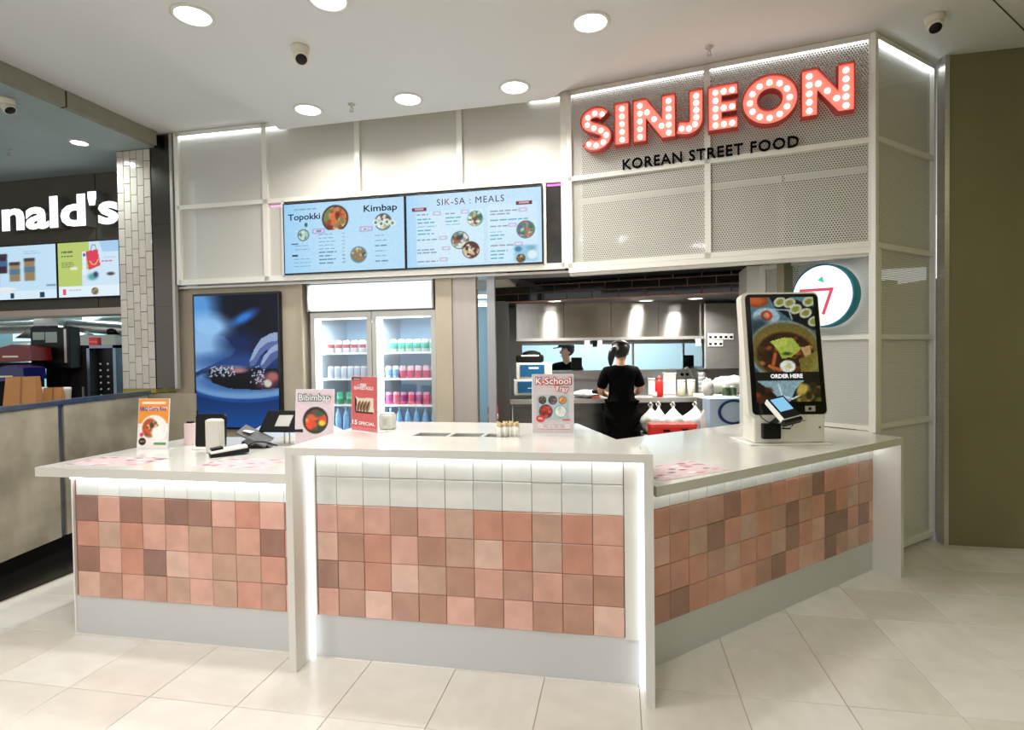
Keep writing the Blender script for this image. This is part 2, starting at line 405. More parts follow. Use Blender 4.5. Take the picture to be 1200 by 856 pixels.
struct('trim_1', MB().prism([(-3.26, 2.2), (-3.20, 3.494), (-3.02, 4.45), (-3.02, 5.1), (-3.9, 5.3), (-3.9, 2.2)], -.004, .0025), mat('black_floor_tile', S(26, 24, 22), .25, var=.3, vscale=5), label='black tiled floor strip along the neighbouring counter')

# ---- ceilings
CZ, DZ = 3.67, 3.50
struct('ceiling', MB().box(-8, 7, -1.2, 10, CZ, CZ+.08), M_ceil)
struct('ceiling_raft', MB().prism([(-3.13, -1.0), (-2.019, 5.047), (.313, 4.529), (3.09, .5), (3.09, -1.0)], DZ, CZ-.002), M_ceil, label='lower white ceiling panel carrying the downlights')
gro = at(1160, 0, 2.9)
struct('trim_2', MB().tube([atz(1158, -6, CZ-.002), atz(1205, 40, CZ-.002)], .004, 6), mat('gap_dark', S(70, 66, 50), .9), label='thin dark joint across the ceiling')

# ---- olive wall on the right with its steel corner strip
M_olive = mat('olive_grey_wall', S(124, 118, 84), .55, var=.08, vscale=1.6)
struct('light_block_rear', MB().box(.6, 4.35, -2.4, -2.3, 0, CZ-.001), mat('olive_rear', S(120, 116, 84), .7, var=.06, vscale=1.2))  # unseen wall added to block world light from the right rear
struct('light_block_right', MB().box(4.25, 4.35, -2.3, 4.03, 0, CZ-.001), mat('olive_far', S(138, 138, 66), .7, var=.06, vscale=1.2))  # unseen olive wall added to cut and tint light from the right
struct('wall_right', MB().box(0, 2.6, 0, .12, 0, CZ-.001), M_olive, (3.285, 4.262, 0), -.215)
struct('trim_3', MB().box(-.035, -.004, -.012, .10, 0, CZ-.002), M_steel, (3.285, 4.262, 0), -.215, label='steel corner strip beside the olive wall')

# ================================================================== PERFORATED FACADE
P0, P1, P2 = Vector((.485, 4.75, 0)), Vector((2.527, 3.93, 0)), Vector((3.285, 4.395, 0))
FA = Frame(P0.x, P0.y, -.20)
FB = Frame(P0.x, P0.y, math.atan2(P1.y-P0.y, P1.x-P0.x)); LB = (P1-P0).length
FX = Frame(P1.x, P1.y, math.atan2(P2.y-P1.y, P2.x-P1.x)); LX = (P2-P1).length
M_perf = perforated('perforated_white', S(224, 221, 212), .0185, .33)
M_perf_f = perforated('perforated_fine', S(222, 219, 210), .0150, .22)
def sheet(name, x0, x1, z0, z1, y, m, parent, label=None):
    me = bpy.data.meshes.new(name); me.from_pydata([(x0, y, z0), (x1, y, z0), (x1, y, z1), (x0, y, z1)], [], [(0, 1, 2, 3)]); me.update()
    o = link(name, me, m, parent)
    if label: o['label'] = label
    return o
def bar(name, parent, x0, x1, z0, z1, y0=0.0, y1=.05, m=None): return MB().box(x0, x1, y0, y1, z0, z1).build(name, m or M_frame, parent)

# left run over the menu boards
fl = thing('perforated_facade', 'white framed perforated metal facade above the menu screens, with lit top edge', 'facade', (P0.x, P0.y, 0), FA.yaw)
xs = [FA.x(p, 0, 200) for p in (206.5, 309.5, 418.5, 538.5, 660.5)]
ZT, ZM, ZB = 3.645, 2.945, 2.235
for x in xs: bar('post', fl, x-.024, x+.024, (ZB-.03 if x in (xs[0], xs[-1], xs[1]) else ZM), ZT+.02)
for x in (FA.x(331.5, 0, 280), FA.x(638, 0, 260)): bar('post', fl, x-.014, x+.014, ZB, ZM)
bar('rail', fl, xs[0], xs[-1], ZT-.02, ZT+.02); bar('rail', fl, xs[0], xs[-1], ZM-.02, ZM+.02); bar('rail', fl, xs[0], xs[-1], ZB-.035, ZB+.015)
for a, b in zip(xs, xs[1:]): sheet('mesh_panel', a+.024, b-.024, ZM+.02, ZT-.02, .03, M_perf_f, fl)
sheet('mesh_panel', xs[0]+.024, xs[1]-.024, ZB+.015, ZM-.02, .03, M_perf_f, fl)
sheet('mesh_panel', xs[1]+.024, FA.x(331.5, 0, 280)-.014, ZB+.015, ZM-.02, .03, M_perf_f, fl)
MB().box(FA.x(639, 0, 260), xs[-1]-.024, .03, .034, ZB+.015, ZM-.02).build('dark_pane', mat('smoked_pane', S(52, 50, 48), .12, var=.4, vscale=5), fl)
for a, b in ((xs[0]+.03, xs[1]-.03), (xs[1]+.03, xs[1]+.2), (xs[-1]-.28, xs[-1]-.03)): MB().box(a, b, .006, .020, ZT-.028, ZT-.021).build('led_strip', glow('led_facade', (.88, .95, 1), 6.5), fl)
MB().box(xs[1]+.03, FA.x(329, 0, 280), .045, .06, ZM-.045, ZM-.03).build('pink_led', glow('led_pink', (1.0, .25, .85), 6.0), fl)
MB().box(FA.x(641, 0, 260), xs[-1]-.03, .02, .03, ZM-.045, ZM-.03).build('pink_led', glow('led_pink2', (1.0, .25, .85), 1.5), fl)
struct('wall_back_upper', MB().box(xs[0]-.05, .1, .30, .36, 2.18, CZ-.001).box(xs[0]-.05, 0.0, .05, .30, 2.17, 2.19), mat('gloss_white_sheet', S(222, 221, 216), .07, coat=.5), (P0.x, P0.y, 0), FA.yaw)

# right run carrying the big sign
fr = thing('perforated_facade', 'white framed perforated metal facade behind the big lit letters', 'facade', (P0.x, P0.y, 0), FB.yaw)
for x in (.012, LB/2, LB-.02): bar('post', fr, x-.022, x+.022, 2.20, 3.665)
for z in (3.645, 2.94, 2.225): bar('rail', fr, 0, LB, z-.02, z+.02)
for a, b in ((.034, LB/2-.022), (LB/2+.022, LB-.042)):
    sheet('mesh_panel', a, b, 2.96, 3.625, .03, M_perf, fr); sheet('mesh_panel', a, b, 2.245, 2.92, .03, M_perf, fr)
MB().box(.04, LB-.05, .008, .020, ZT-.028, ZT-.021).build('led_strip', glow('led_facade_b', (.88, .95, 1), 5.0), fr)
MB().box(0, LB, .30, .33, 2.80, 2.85).build('inner_rail', M_frame, fr)
MB().box(0, LB-.02, .0, .10, 2.162, 2.204).box(0, LB-.02, .03, .10, 2.142, 2.162).build('header_beam', M_frame, fr)
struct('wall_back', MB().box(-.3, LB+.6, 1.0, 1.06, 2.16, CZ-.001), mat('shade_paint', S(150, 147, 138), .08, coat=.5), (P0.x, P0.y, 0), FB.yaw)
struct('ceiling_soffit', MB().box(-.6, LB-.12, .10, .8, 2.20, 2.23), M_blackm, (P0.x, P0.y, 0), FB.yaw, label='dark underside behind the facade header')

# return towards the olive wall
fx = thing('perforated_facade', 'tall perforated metal side return of the facade beside the olive wall', 'facade', (P1.x, P1.y, 0), FX.yaw)
bar('post', fx, -.02, .02, .90, 3.665, -.005, .04); bar('post', fx, LX-.03, LX, 0, 3.665); bar('post', fx, .02, .05, .0, .93, .0, .04)
for z in (3.645, 2.95, 2.215, 1.58, .95, .05): bar('rail', fx, .02, LX-.03, z-.018, z+.018)
_zs = [.05, .95, 1.58, 2.215, 2.95, 3.645]
for a, b in zip(_zs, _zs[1:]): sheet('mesh_panel', .02, LX-.03, a+.018, b-.018, .03, M_perf_f, fx)
MB().box(.03, LX-.04, .008, .020, ZT-.028, ZT-.021).build('led_strip', glow('led_facade_c', (.88, .95, 1), 9.0), fx)
struct('wall_return', MB().box(-.1, LX+.05, .62, .68, 0, CZ-.001), mat('return_inner', S(150, 148, 120), .7), (P1.x, P1.y, 0), FX.yaw)

# lower wall with round logo, standing on the counter end
_w0 = FR.w(2.16, .93); FW = Frame(_w0.x, _w0.y, FR.yaw-math.pi/2); LW = .90
fw = thing('perforated_facade', 'white perforated wall panel carrying the round logo sign, behind the kiosk', 'facade', (_w0.x, _w0.y, 0), FW.yaw)
bar('post', fw, 0, .05, .917, 2.19); bar('post', fw, LW-.045, LW-.005, .917, 2.19)
for z in (.935, 1.58, 2.17): bar('rail', fw, .05, LW-.045, z-.016, z+.016)
for a, b in ((.935, 1.58), (1.58, 2.17)): sheet('mesh_panel', .05, LW-.045, a+.016, b-.016, .02, M_perf, fw)
sheet('backing', .02, LW-.03, .92, 2.19, .10, mat('backing_white', S(205, 208, 208), .6), fw)
rs = FW.at(966, 347, -.05); RS = .232
sg = thing('round_logo_sign', 'round white lightbox sign with teal rim, red angle and green triangle', 'sign', tuple(FW.w(rs[0], -.0)) [:2] + (rs[2],), FW.yaw)
Mx = Matrix.Rotation(math.pi/2, 4, 'X')
MB().lathe([(RS, .0), (RS, .085), (RS-.012, .092), (RS-.012, .085)], 48, Mx, caps=False).build('rim', mat('teal_rim', S(30, 128, 146), .35), sg)
MB().lathe([(RS-.010, .080), (0, .0801)], 48, Mx, False).build('face', glow('lightbox_white', (.95, .98, 1), 1.25), sg)
def sx_(px, py): q = FW.at(px, py, -.09); return (q[0]-rs[0], q[2]-rs[2])
def fat(pts, w):
    mb = MB()
    for (x0, z0), (x1, z1) in zip(pts, pts[1:]):
        d = Vector((x1-x0, z1-z0)).normalized(); nx, nz = -d.y*w/2, d.x*w/2; ex, ez = d.x*w/2, d.y*w/2
        mb.panel([(x0-ex+nx, z0-ez+nz), (x0-ex-nx, z0-ez-nz), (x1+ex-nx, z1+ez-nz), (x1+ex+nx, z1+ez+nz)], -.086, -.081)
    return mb
fat([sx_(938, 341), sx_(974, 338.8), sx_(964.5, 367)], .021).build('red_angle', glow('logo_red', S(226, 84, 110), 1.0), sg)
MB().panel([sx_(957.5, 328.6), sx_(965, 331.5), sx_(963, 324)], -.086, -.081).build('green_triangle', glow('logo_green', S(60, 214, 176), 1.0), sg)

# ================================================================== MARQUEE LETTERS
ms = thing('marquee_sign', 'large red channel letters SINJEON filled with round white bulbs', 'sign', (P0.x, P0.y, 0), FB.yaw)
M_lface = mat('letter_face_red', S(236, 130, 114), .5, emit=S(244, 130, 112), es=.62)  # glow put into faces and rims stands for light from the bulbs
M_lrim = mat('letter_rim_red', S(186, 66, 58), .45, emit=S(200, 80, 70), es=.05)
M_bulb = glow('bulb_glow', (1.0, .93, .90), 4.0)
def strip(pts, w):
    L_, R_ = [], []
    for i, p in enumerate(pts):
        a = Vector(pts[max(i-1, 0)]); b = Vector(pts[min(i+1, len(pts)-1)]); d = (b-a).normalized(); n = Vector((-d.y, d.x))*w/2
        L_.append(tuple(Vector(p)+n)); R_.append(tuple(Vector(p)-n))
    return L_ + R_[::-1]
def arc(cx, cz, rx, rz, a0, a1, n): return [(cx+rx*math.cos(math.radians(a0+(a1-a0)*k/n)), cz+rz*math.sin(math.radians(a0+(a1-a0)*k/n))) for k in range(n+1)]
def along(pts, n, e0=0.0, e1=0.0):
    P_ = [Vector(p) for p in pts]; ls = [0]
    for a, b in zip(P_, P_[1:]): ls.append(ls[-1]+(b-a).length)
    out = []
    for k in range(n):
        t = e0 + (ls[-1]-e0-e1)*k/(n-1)
        for i in range(len(ls)-1):
            if ls[i+1] >= t-1e-9: out.append(tuple(P_[i].lerp(P_[i+1], (t-ls[i])/(ls[i+1]-ls[i])))); break
    return out
BULB = MB().lathe([(.0190, 0), (.0180, .008), (.0140, .015), (.007, .019), (0, .020)], 12, Matrix.Rotation(math.pi/2, 4, 'X')).mesh('bulb'); BULB.materials.append(M_bulb)
def channel(x0, outline, bulbs, name, hole=None):
    D = .075; base = -.0
    mb = MB(); n = len(outline); vs = []; fs = []
    loops = [outline] + ([hole] if hole else [])
    for lp in loops:
        k = len(vs); m_ = len(lp); vs += [(x, -D, z) for x, z in lp] + [(x, base, z) for x, z in lp]
        fs += [(k+i, k+(i+1) % m_, k+m_+(i+1) % m_, k+m_+i) for i in range(m_)]
    mb._add(vs, fs)
    o = mb.build(name, M_lrim, ms, loc=(x0, 0, 0)); so = o.modifiers.new('wall', 'SOLIDIFY'); so.thickness = .010; so.offset = 0
    bm = bmesh.new(); edges = []
    for lp in loops:
        vv = [bm.verts.new((x, -D+.022, z)) for x, z in lp]; edges += [bm.edges.new((vv[i], vv[(i+1) % len(vv)])) for i in range(len(vv))]
    bmesh.ops.triangle_fill(bm, use_beauty=True, use_dissolve=False, edges=edges)
    for f in bm.faces:
        f.normal_update()
        if f.normal.y > 0: f.normal_flip()
    MB().bm(bm).build('letter_face', M_lface, o)
    for bx, bz in bulbs: link('bulb', BULB, None, o, None, (bx, -D+.020, bz))
Z0, HL, WS = 3.135, .325, .098          # baseline, cap height, stroke
ZC = Z0+HL/2
# S
ap = arc(.125, Z0+HL-.098, .078, .058, 20, 270, 12)[:-1]; dn = arc(.128, Z0+.088, .084, .062, 90, -155, 12)
sp_ = ap + [(.122, ZC+.0)] + dn[1:]
channel(.130, strip(sp_, .086), along(sp_, 10, .030, .022), 'letter_s')
channel(.410, [(0, Z0), (.112, Z0), (.112, Z0+HL), (0, Z0+HL)], [(.056, Z0+.042+k*(HL-.084)/4) for k in range(5)], 'letter_i')
def letter_n(w):
    s_ = .100; out = [(0, Z0), (s_, Z0), (s_, Z0+HL*.52), (w-s_, Z0), (w, Z0), (w, Z0+HL), (w-s_, Z0+HL), (w-s_, Z0+HL*.48), (s_, Z0+HL), (0, Z0+HL)]
    b = [(s_/2, Z0+.042+k*(HL-.084)/4) for k in range(5)] + [(w-s_/2, Z0+.042+k*(HL-.084)/4) for k in range(5)]
    for k in range(3): t = (k+1)/4; b.append((s_/2+(w-s_)*t, Z0+HL-.042-(HL-.084)*t))
    return out, b
channel(.556, *letter_n(.318), 'letter_n')
jp = [(.148, Z0+HL), (.148, Z0+.11)] + arc(.085, Z0+.105, .063, .058, 0, -110, 8)[1:] + [(.012, Z0+.062)]
channel(.878, strip(jp, .098), along(jp, 7, .04, .03), 'letter_j')
we = .205
channel(1.112, [(0, Z0), (we, Z0), (we, Z0+.082), (.096, Z0+.082), (.096, ZC-.04), (we-.01, ZC-.04), (we-.01, ZC+.04), (.096, ZC+.04), (.096, Z0+HL-.082), (we, Z0+HL-.082), (we, Z0+HL), (0, Z0+HL)],
        [(.05, Z0+.042+k*(HL-.084)/4) for k in range(5)] + [(.108, z) for z in (Z0+.042, ZC, Z0+HL-.042)] + [(.166, z) for z in (Z0+.042, ZC, Z0+HL-.042)], 'letter_e')
channel(1.345, arc(.185, ZC, .183, .176, 0, 360, 40)[:-1], arc(.185, ZC, .131, .126, 0, 360, 12)[:-1], 'letter_o', arc(.185, ZC, .080, .074, 360, 0, 28)[:-1])
channel(1.735, *letter_n(.325), 'letter_n')
tg = thing('tagline_sign', 'black raised lettering KOREAN STREET FOOD under the red letters', 'sign', (P0.x, P0.y, 0), FB.yaw)
_w = text_mesh('KOREAN STREET FOOD', .115, bold=.0018, extrude=.008, spacing=1.12)
_co = np.array([v.co[:] for v in _w.vertices]); _sx = 1.262/(_co[:, 0].max()-_co[:, 0].min()); _szz = .082/(_co[:, 2].max()-_co[:, 2].min())
_zc = (_co[:, 2].max()+_co[:, 2].min())/2; _xc = (_co[:, 0].max()+_co[:, 0].min())/2
for ch, mb in zip('KOREANSTREETFOOD', letters('KOREAN STREET FOOD', .115, bold=.0018, extrude=.008, spacing=1.12)):
    mb.v = [((x-_xc)*_sx+1.091, y-.010, (z-_zc)*_szz+2.993) for x, y, z in mb.v]; mb.build('letter_'+ch.lower(), mat('matte_black_acrylic', S(9, 9, 10), .9, spec=.1), tg)

# ================================================================== COUNTERS
TS = .1384
PINK = {'P': [S(219, 169, 152), S(222, 172, 156), S(215, 163, 144)], 'S': [S(209, 151, 132), S(205, 146, 125)], 'M': [S(192, 148, 129), S(185, 140, 119)],
        'T': [S(202, 167, 148), S(197, 159, 138)], 'L': [S(225, 186, 169), S(221, 180, 161)], 'D': [S(158, 117, 102), S(164, 124, 107), S(152, 116, 104)]}
PM = {k: tile_mat('zellige_'+k, v, .22, .22, .10, .15, 11.0) for k, v in PINK.items()}
M_wtile = tile_mat('zellige_white', [S(226, 226, 220), S(220, 221, 216), S(230, 229, 222)], .14, .30, .05, .3, 10.0)
TM = {}
def tmesh(w, h, m):
    k = (round(w, 3), round(h, 3), m.name)
    if k not in TM: TM[k] = tile_mesh('tile', w-.0022, h-.0022, .012, .0035); TM[k].materials.append(m)
    return TM[k]
def tiling(parent, x0, x1, ztop, rows, white_top):
    """columns run from x0 to x1 on the TS grid whose line 0 is x = 0; rows of colour codes downwards from ztop; white tiles up to white_top"""
    i0 = math.floor(x0/TS + 1e-6); i1 = math.ceil(x1/TS - 1e-6)
    for i in range(i0, i1):
        a, b = max(x0, i*TS), min(x1, (i+1)*TS)
        if b-a < .012: continue
        def put(z0, z1, m):
            link('tile', tmesh(b-a, z1-z0, m), None, parent, None, ((a+b)/2, random.uniform(-.0012, .0006), (z0+z1)/2), (random.uniform(-.010, .010), 0, random.uniform(-.010, .010)))
        for r, row in enumerate(rows): put(ztop-(r+1)*TS, ztop-r*TS, PM[row[(i-i0) % len(row)]])
        z = ztop
        while z < white_top-.01: put(z, min(white_top, z+TS), M_wtile); z += TS
# centre
cc = thing('counter', 'raised white centre counter with glowing lit recess of pink square tiles', 'counter', tuple(FC.o), FC.yaw)
CT = 1.07; ZPC = .7646
MB().box(-.178, -.142, -.166, .30, 0, CT-.036).build('side_panel', M_white, cc)
MB().box(1.467, 1.505, -.166, .30, 0, CT-.036).build('side_panel', M_white, cc)
MB().box(-.142, 1.467, .002, .05, .2, CT-.036).build('grout_backing', M_grout, cc)
MB().box(-.142, 1.467, -.006, .05, 0, ZPC-4*TS).build('plinth', M_plinth, cc)
for a, b in ((-.142, -.112), (10*TS+.002, 1.467)): MB().box(a, b, -.022, .002, ZPC-4*TS, CT-.036).build('white_filler', M_white, cc)
tiling(cc, -.110, 10*TS, ZPC, ['PPPMPTSSTSP', 'LMSPMTLSTSP', 'DMSLTMPMPMM', 'PMLMMPMPMML'], CT-.037)
MB().box(-.140, -.122, -.045, -.024, .004, CT-.04).build('led_strip', M_led_side, cc)
MB().box(1.447, 1.465, -.045, -.024, .004, CT-.04).build('led_strip', M_led_side, cc)
MB().box(-.12, 1.445, -.045, -.030, CT-.046, CT-.038).build('led_strip', M_led, cc)
# top: quadrilateral with three square openings for bins
hx = [FC.l(atz(p, 509.5, CT))[0] for p in (487, 526.5, 531, 566.5, 570.5, 598)]; hy0 = FC.l(atz(530, 511.8, CT))[1]; hy1 = hy0+.125
FLc, FRc = (-.178, -.168), (1.505, -.168); BRc = FC.l(Vector((.39, 3.40, 0)))[:2]; BLc = FC.l(Vector((-.905, 3.655, 0)))[:2]
lerpx = lambda A, B, y: A[0] + (B[0]-A[0])*(y-A[1])/(B[1]-A[1])
tp = MB(); z0_, z1_ = CT-.036, CT
tp.prism([FLc, FRc, (lerpx(FRc, BRc, hy0), hy0), (lerpx(FLc, BLc, hy0), hy0)], z0_, z1_)
tp.prism([(lerpx(FLc, BLc, hy1), hy1), (lerpx(FRc, BRc, hy1), hy1), BRc, BLc], z0_, z1_)
tp.prism([(lerpx(FLc, BLc, hy0), hy0), (hx[0], hy0), (hx[0], hy1), (lerpx(FLc, BLc, hy1), hy1)], z0_, z1_)
for a, b in ((1, 2), (3, 4)): tp.box(hx[a], hx[b], hy0, hy1, z0_, z1_)
tp.prism([(hx[5], hy0), (lerpx(FRc, BRc, hy0), hy0), (lerpx(FRc, BRc, hy1), hy1), (hx[5], hy1)], z0_, z1_)
tp.build('counter_top', M_white, cc)
for a, b in ((0, 1), (2, 3), (4, 5)):
    w = MB(); x0, x1 = hx[a], hx[b]; t = .004
    w.box(x0, x0+t, hy0, hy1, CT-.036, CT-.003).box(x1-t, x1, hy0, hy1, CT-.036, CT-.003).box(x0, x1, hy0, hy0+t, CT-.036, CT-.003).box(x0, x1, hy1-t, hy1, CT-.036, CT-.003).box(x0, x1, hy0, hy1, CT-.040, CT-.036)
    w.build('steel_bin', M_steel, cc)
MB().prism([(-.14, .05), (1.46, .05), (BRc[0]-.06, BRc[1]-.06), (BLc[0]+.06, BLc[1]-.06)], .0, .86).build('carcass', M_plinth, cc)
# left
LT = .912; ZPL = .7595
lc = thing('counter', 'lower left counter of dusky pink tiles with overhanging white top', 'counter', tuple(FL.o), FL.yaw)
xe = FL.l(FC.w(-.180, 0))[0]
MB().box(-.158, xe, .002, .06, .19, LT-.05).build('grout_backing', M_grout, lc)
MB().box(-.158, xe, -.006, .06, 0, ZPL-4*TS).build('plinth', M_plinth, lc)
MB().box(-.166, -.158, -.014, .5, 0, LT-.05).build('end_trim', M_wplastic, lc)
MB().box(-.158, xe, .06, .62, 0, LT-.05).build('carcass', M_plinth, lc)
tiling(lc, -TS, xe, ZPL, ['DPDMDDPSP', 'STSPPTMPD', 'DPSDLPTTS', 'LMPMTPTSM'], LT-.051)
MB().box(-.15, xe, -.034, -.022, LT-.058, LT-.050).build('led_strip', M_led, lc)
FLt = [FL.l(p)[:2] for p in (Vector((-2.612, 3.090, 0)), FC.w(-.180, 0) - FL.n*.0, Vector((-.955, 4.05, 0)), Vector((-2.37, 4.17, 0)))]
FLt[1] = (xe, -.04); FLt[0] = (FLt[0][0], -.04)
MB().prism(FLt, LT-.05, LT).build('counter_top', M_white, lc)
# right
RT = .915; ZPR = .7514
rc = thing('counter', 'angled right counter of terracotta tiles with white waterfall end beside the kiosk', 'counter', tuple(FR.o), FR.yaw)
xl = -.235
MB().box(xl, 1.992, .002, .06, .19, RT-.045).build('grout_backing', M_grout, rc)
MB().box(xl, 1.992, -.006, .06, 0, ZPR-4*TS).build('plinth', M_plinth, rc)
MB().box(1.992, 2.032, -.178, .06, 0, RT-.045).build('end_panel', M_white, rc)
MB().box(.05, 1.992, .06, .80, 0, RT-.045).build('carcass', M_plinth, rc)
tiling(rc, xl, 1.990, ZPR, ['MSMMMDSMSSMDSSSMMP', 'SPSTDSTSMDMSDSTMMP', 'MSSSMTSSTDSPDDSDPM', 'SMDSSPSMDSPPDMTMPS'], RT-.046)
MB().box(xl+.1, 1.99, -.040, -.026, RT-.053, RT-.046).build('led_strip', M_led, rc)
_a = FR.l(FC.w(1.507, -.02)); _b2 = FR.l(FC.w(lerpx(FRc, BRc, .9)+.01, .9))
MB().prism([(_a[0]-.03, -.178), (2.034, -.178), (2.05, .02), (2.155, .05), (2.155, .90), (_b2[0]+.28, .90), (_b2[0]-.05, _b2[1]-.1)], RT-.045, RT).build('counter_top', M_white, rc)
# ================================================================== DOWNLIGHTS, CAMERAS, SPRINKLERS
DL_TRIM = MB().lathe([(.098, .0), (.118, .0), (.120, -.006), (.100, -.010), (.096, -.004)], 32, caps=False).mesh('trim_ring'); DL_TRIM.materials.append(M_wplastic)
DL_LENS = MB().lathe([(.097, -.004), (0, -.0041)], 32, None, False).mesh('lens'); DL_LENS.materials.append(glow('downlight_lens', (1, .98, .94), 9.0))
def downlight(x, y, z, label, power=13, sc=1.0, group='round ceiling downlights', col=(1, .97, .92)):
    t = thing('downlight', label, 'downlight', (x, y, z), 0, group); t.scale = (sc, sc, 1)
    link('trim_ring', DL_TRIM, None, t); link('lens', DL_LENS, None, t)
    l = area_light('downlight_beam', (0, 0, -.014), .17*sc, power, col, spread=math.radians(150)); l.parent = t
for x, y, lb in ((-1.837, 3.357, 'round recessed ceiling downlight at the front left, nearest the dark shop next door'), (-1.003, 3.225, 'round recessed ceiling downlight cut by the top edge of the view'),
                 (.505, 3.481, 'large round recessed ceiling downlight left of the big red letters, in the front row'), (-1.627, 4.648, 'round ceiling downlight in the back row above the left menu screen'),
                 (-.786, 4.48, 'round ceiling downlight in the middle of the back row'), (.048, 4.306, 'round ceiling downlight at the right end of the back row')):
    downlight(x, y, DZ, lb)
def cctv(loc, label, aim, s=1.0):
    t = thing('security_camera', label, 'camera', loc, aim); t.scale = (s, s, s)
    MB().lathe([(.055, 0), (.058, -.012), (.052, -.04), (.046, -.045)], 24).build('base', M_cream, t)
    R = Matrix.Translation((0, 0, -.055)) @ Matrix.Rotation(math.radians(-38), 4, 'X')
    MB().lathe([(.0, .035), (.030, .030), (.044, .012), (.046, -.01), (.043, -.045), (.038, -.048)], 24, R).build('body', M_cream, t)
    MB().lathe([(.038, -.046), (.034, -.050), (0, -.0505)], 20, R).build('lens', M_black, t)
cctv((-1.341, 3.712, DZ), 'small cream security camera hanging from the lower ceiling panel', .5)
cctv((2.80, 3.76, CZ), 'small cream security camera on the ceiling beside the olive wall', -.5)
def sprinkler(loc, label):
    t = thing('sprinkler', label, 'sprinkler', loc)
    MB().lathe([(.03, 0), (.028, -.006), (.008, -.010), (.008, -.03)], 14).build('escutcheon', M_alu, t)
    mb = MB().tube([(-.006, 0, -.028), (-.012, 0, -.045), (0, 0, -.058)], .003, 6).tube([(.006, 0, -.028), (.012, 0, -.045), (0, 0, -.058)], .003, 6).lathe([(.018, -.058), (.018, -.061), (0, -.062)], 12)
    mb.build('deflector', M_alu, t)
sprinkler((-1.248, 4.557, DZ), 'fire sprinkler head between the ceiling downlights'); sprinkler((1.441, 4.10, CZ), 'fire sprinkler head above the middle of the big red letters')

# ================================================================== LEFT BACK WALL, DISPLAY SCREEN
ob = .10
def X(px, off=ob, py=420): return FA.x(px, off, py)
struct('wall_back_left', MB().box(X(205), X(357), ob, ob+.08, 0, 2.17).box(X(512), X(531), ob-.02, ob+.9, 0, 2.17).box(X(355.5), X(357.5), ob-.03, ob+.8, 0, 2.17), M_beige, (P0.x, P0.y, 0), FA.yaw)
struct('wall_panel_steel', MB().box(X(531), X(558.5), ob, ob+.04, 0, 2.17), mat('grey_satin_panel', S(178, 168, 160), .4, .3, var=.05, vscale=2, stretch=(6, 6, .4)), (P0.x, P0.y, 0), FA.yaw, label='satin grey wall panel beside the fridge')
struct('wall_panel_steel_narrow', MB().box(X(571.5), X(580.5), ob, ob+.04, 0, 2.17), mat('grey_blue_panel', S(160, 158, 162), .4, .3), (P0.x, P0.y, 0), FA.yaw, label='narrow grey jamb beside the kitchen opening')
struct('trim_4', MB().box(X(330), X(585), ob-.03, ob+.9, 2.172, 2.20), M_frame, (P0.x, P0.y, 0), FA.yaw, label='white soffit strip over fridge and panels')
x0, x1 = FA.x(227, ob-.05, 420), FA.x(328.5, ob-.05, 420); zt = FA.z(280, 343, ob-.05); zb = .80
ds = thing('display_screen', 'tall portrait screen showing a hand over black rolls on a blue plate', 'screen', tuple(FA.w(x0, ob-.05, zb)), FA.yaw)
W_, H_ = x1-x0, zt-zb
MB().box(0, W_, 0, .049, 0, H_, bev=.004).build('bezel', M_screenblk, ds)
cv = Canvas(104, 172, (14, 26, 58))
cv.blend(np.clip((cv.Y-.05)*1.1, 0, 1)*.75, (30, 82, 150)); cv.ell(.62, .22, .5, .28, (8, 12, 30), .6)
cv.ell(.05, .1, .22, .20, (96, 160, 218), .5); cv.ell(.18, .24, .26, .10, (150, 196, 236), .45, .15); cv.ell(.60, .175, .16, .035, (60, 130, 210), .6, -.5)
cv.poly([(0, .28), (.36, .31), (.50, .41), (.44, .46), (0, .58)], (138, 184, 230), .92); cv.ell(.10, .40, .3, .12, (170, 206, 240), .7, 0, .5)
cv.ell(.56, .37, .22, .09, (20, 44, 96), .7); cv.ell(.6, .50, .55, .06, (40, 78, 138), .7)
cv.ell(.58, .685, .66, .125, (34, 84, 150), .05); cv.ell(.58, .668, .64, .115, (118, 160, 204), .05); cv.ell(.56, .65, .55, .085, (78, 120, 172), .2)
cv.poly([(.16, .575), (.24, .535), (.98, .56), (1, .58), (1, .70), (.75, .715), (.40, .705), (.20, .66)], (10, 14, 26)); cv.ell(.42, .555, .20, .022, (150, 140, 170), .5); cv.ell(.35, .60, .20, .05, (12, 16, 28), .4)
cv.ell(.52, .572, .10, .016, (186, 128, 128), .5); cv.ell(.86, .65, .14, .06, (104, 66, 90), .4); cv.ell(.87, .665, .045, .03, (204, 206, 190), .2); cv.ell(.93, .615, .07, .035, (176, 110, 110), .4)
for _ in range(95):
    a = RNG.rand(); xx = .18 + .30*a if RNG.rand() < .6 else .66 + .18*RNG.rand(); cv.ell(xx, .535+.14*RNG.rand()*(1 if xx > .6 else .55), .0085, .0045, (206, 216, 236), .4, RNG.rand()*3)
cv.poly([(1, .29), (.92, .295), (.80, .335), (.72, .41), (.655, .50), (.67, .54), (.725, .53), (.79, .46), (.86, .42), (1, .40)], (98, 116, 166)); cv.poly([(1, .29), (.92, .295), (.80, .335), (.72, .41), (.66, .50), (.70, .49), (.78, .41), (.88, .36), (1, .35)], (166, 182, 214), .85)
cv.poly([(1, .37), (.92, .40), (.83, .46), (.78, .54), (.83, .565), (.90, .52), (1, .47)], (92, 108, 158)); cv.poly([(1, .37), (.92, .40), (.83, .46), (.785, .53), (.82, .525), (.90, .45), (1, .42)], (176, 190, 220), .8)
cv.blend(np.clip((cv.Y-.80)*3, 0, 1)*.8, (34, 104, 182)); cv.grain(.015, 1.15)
bw = .022
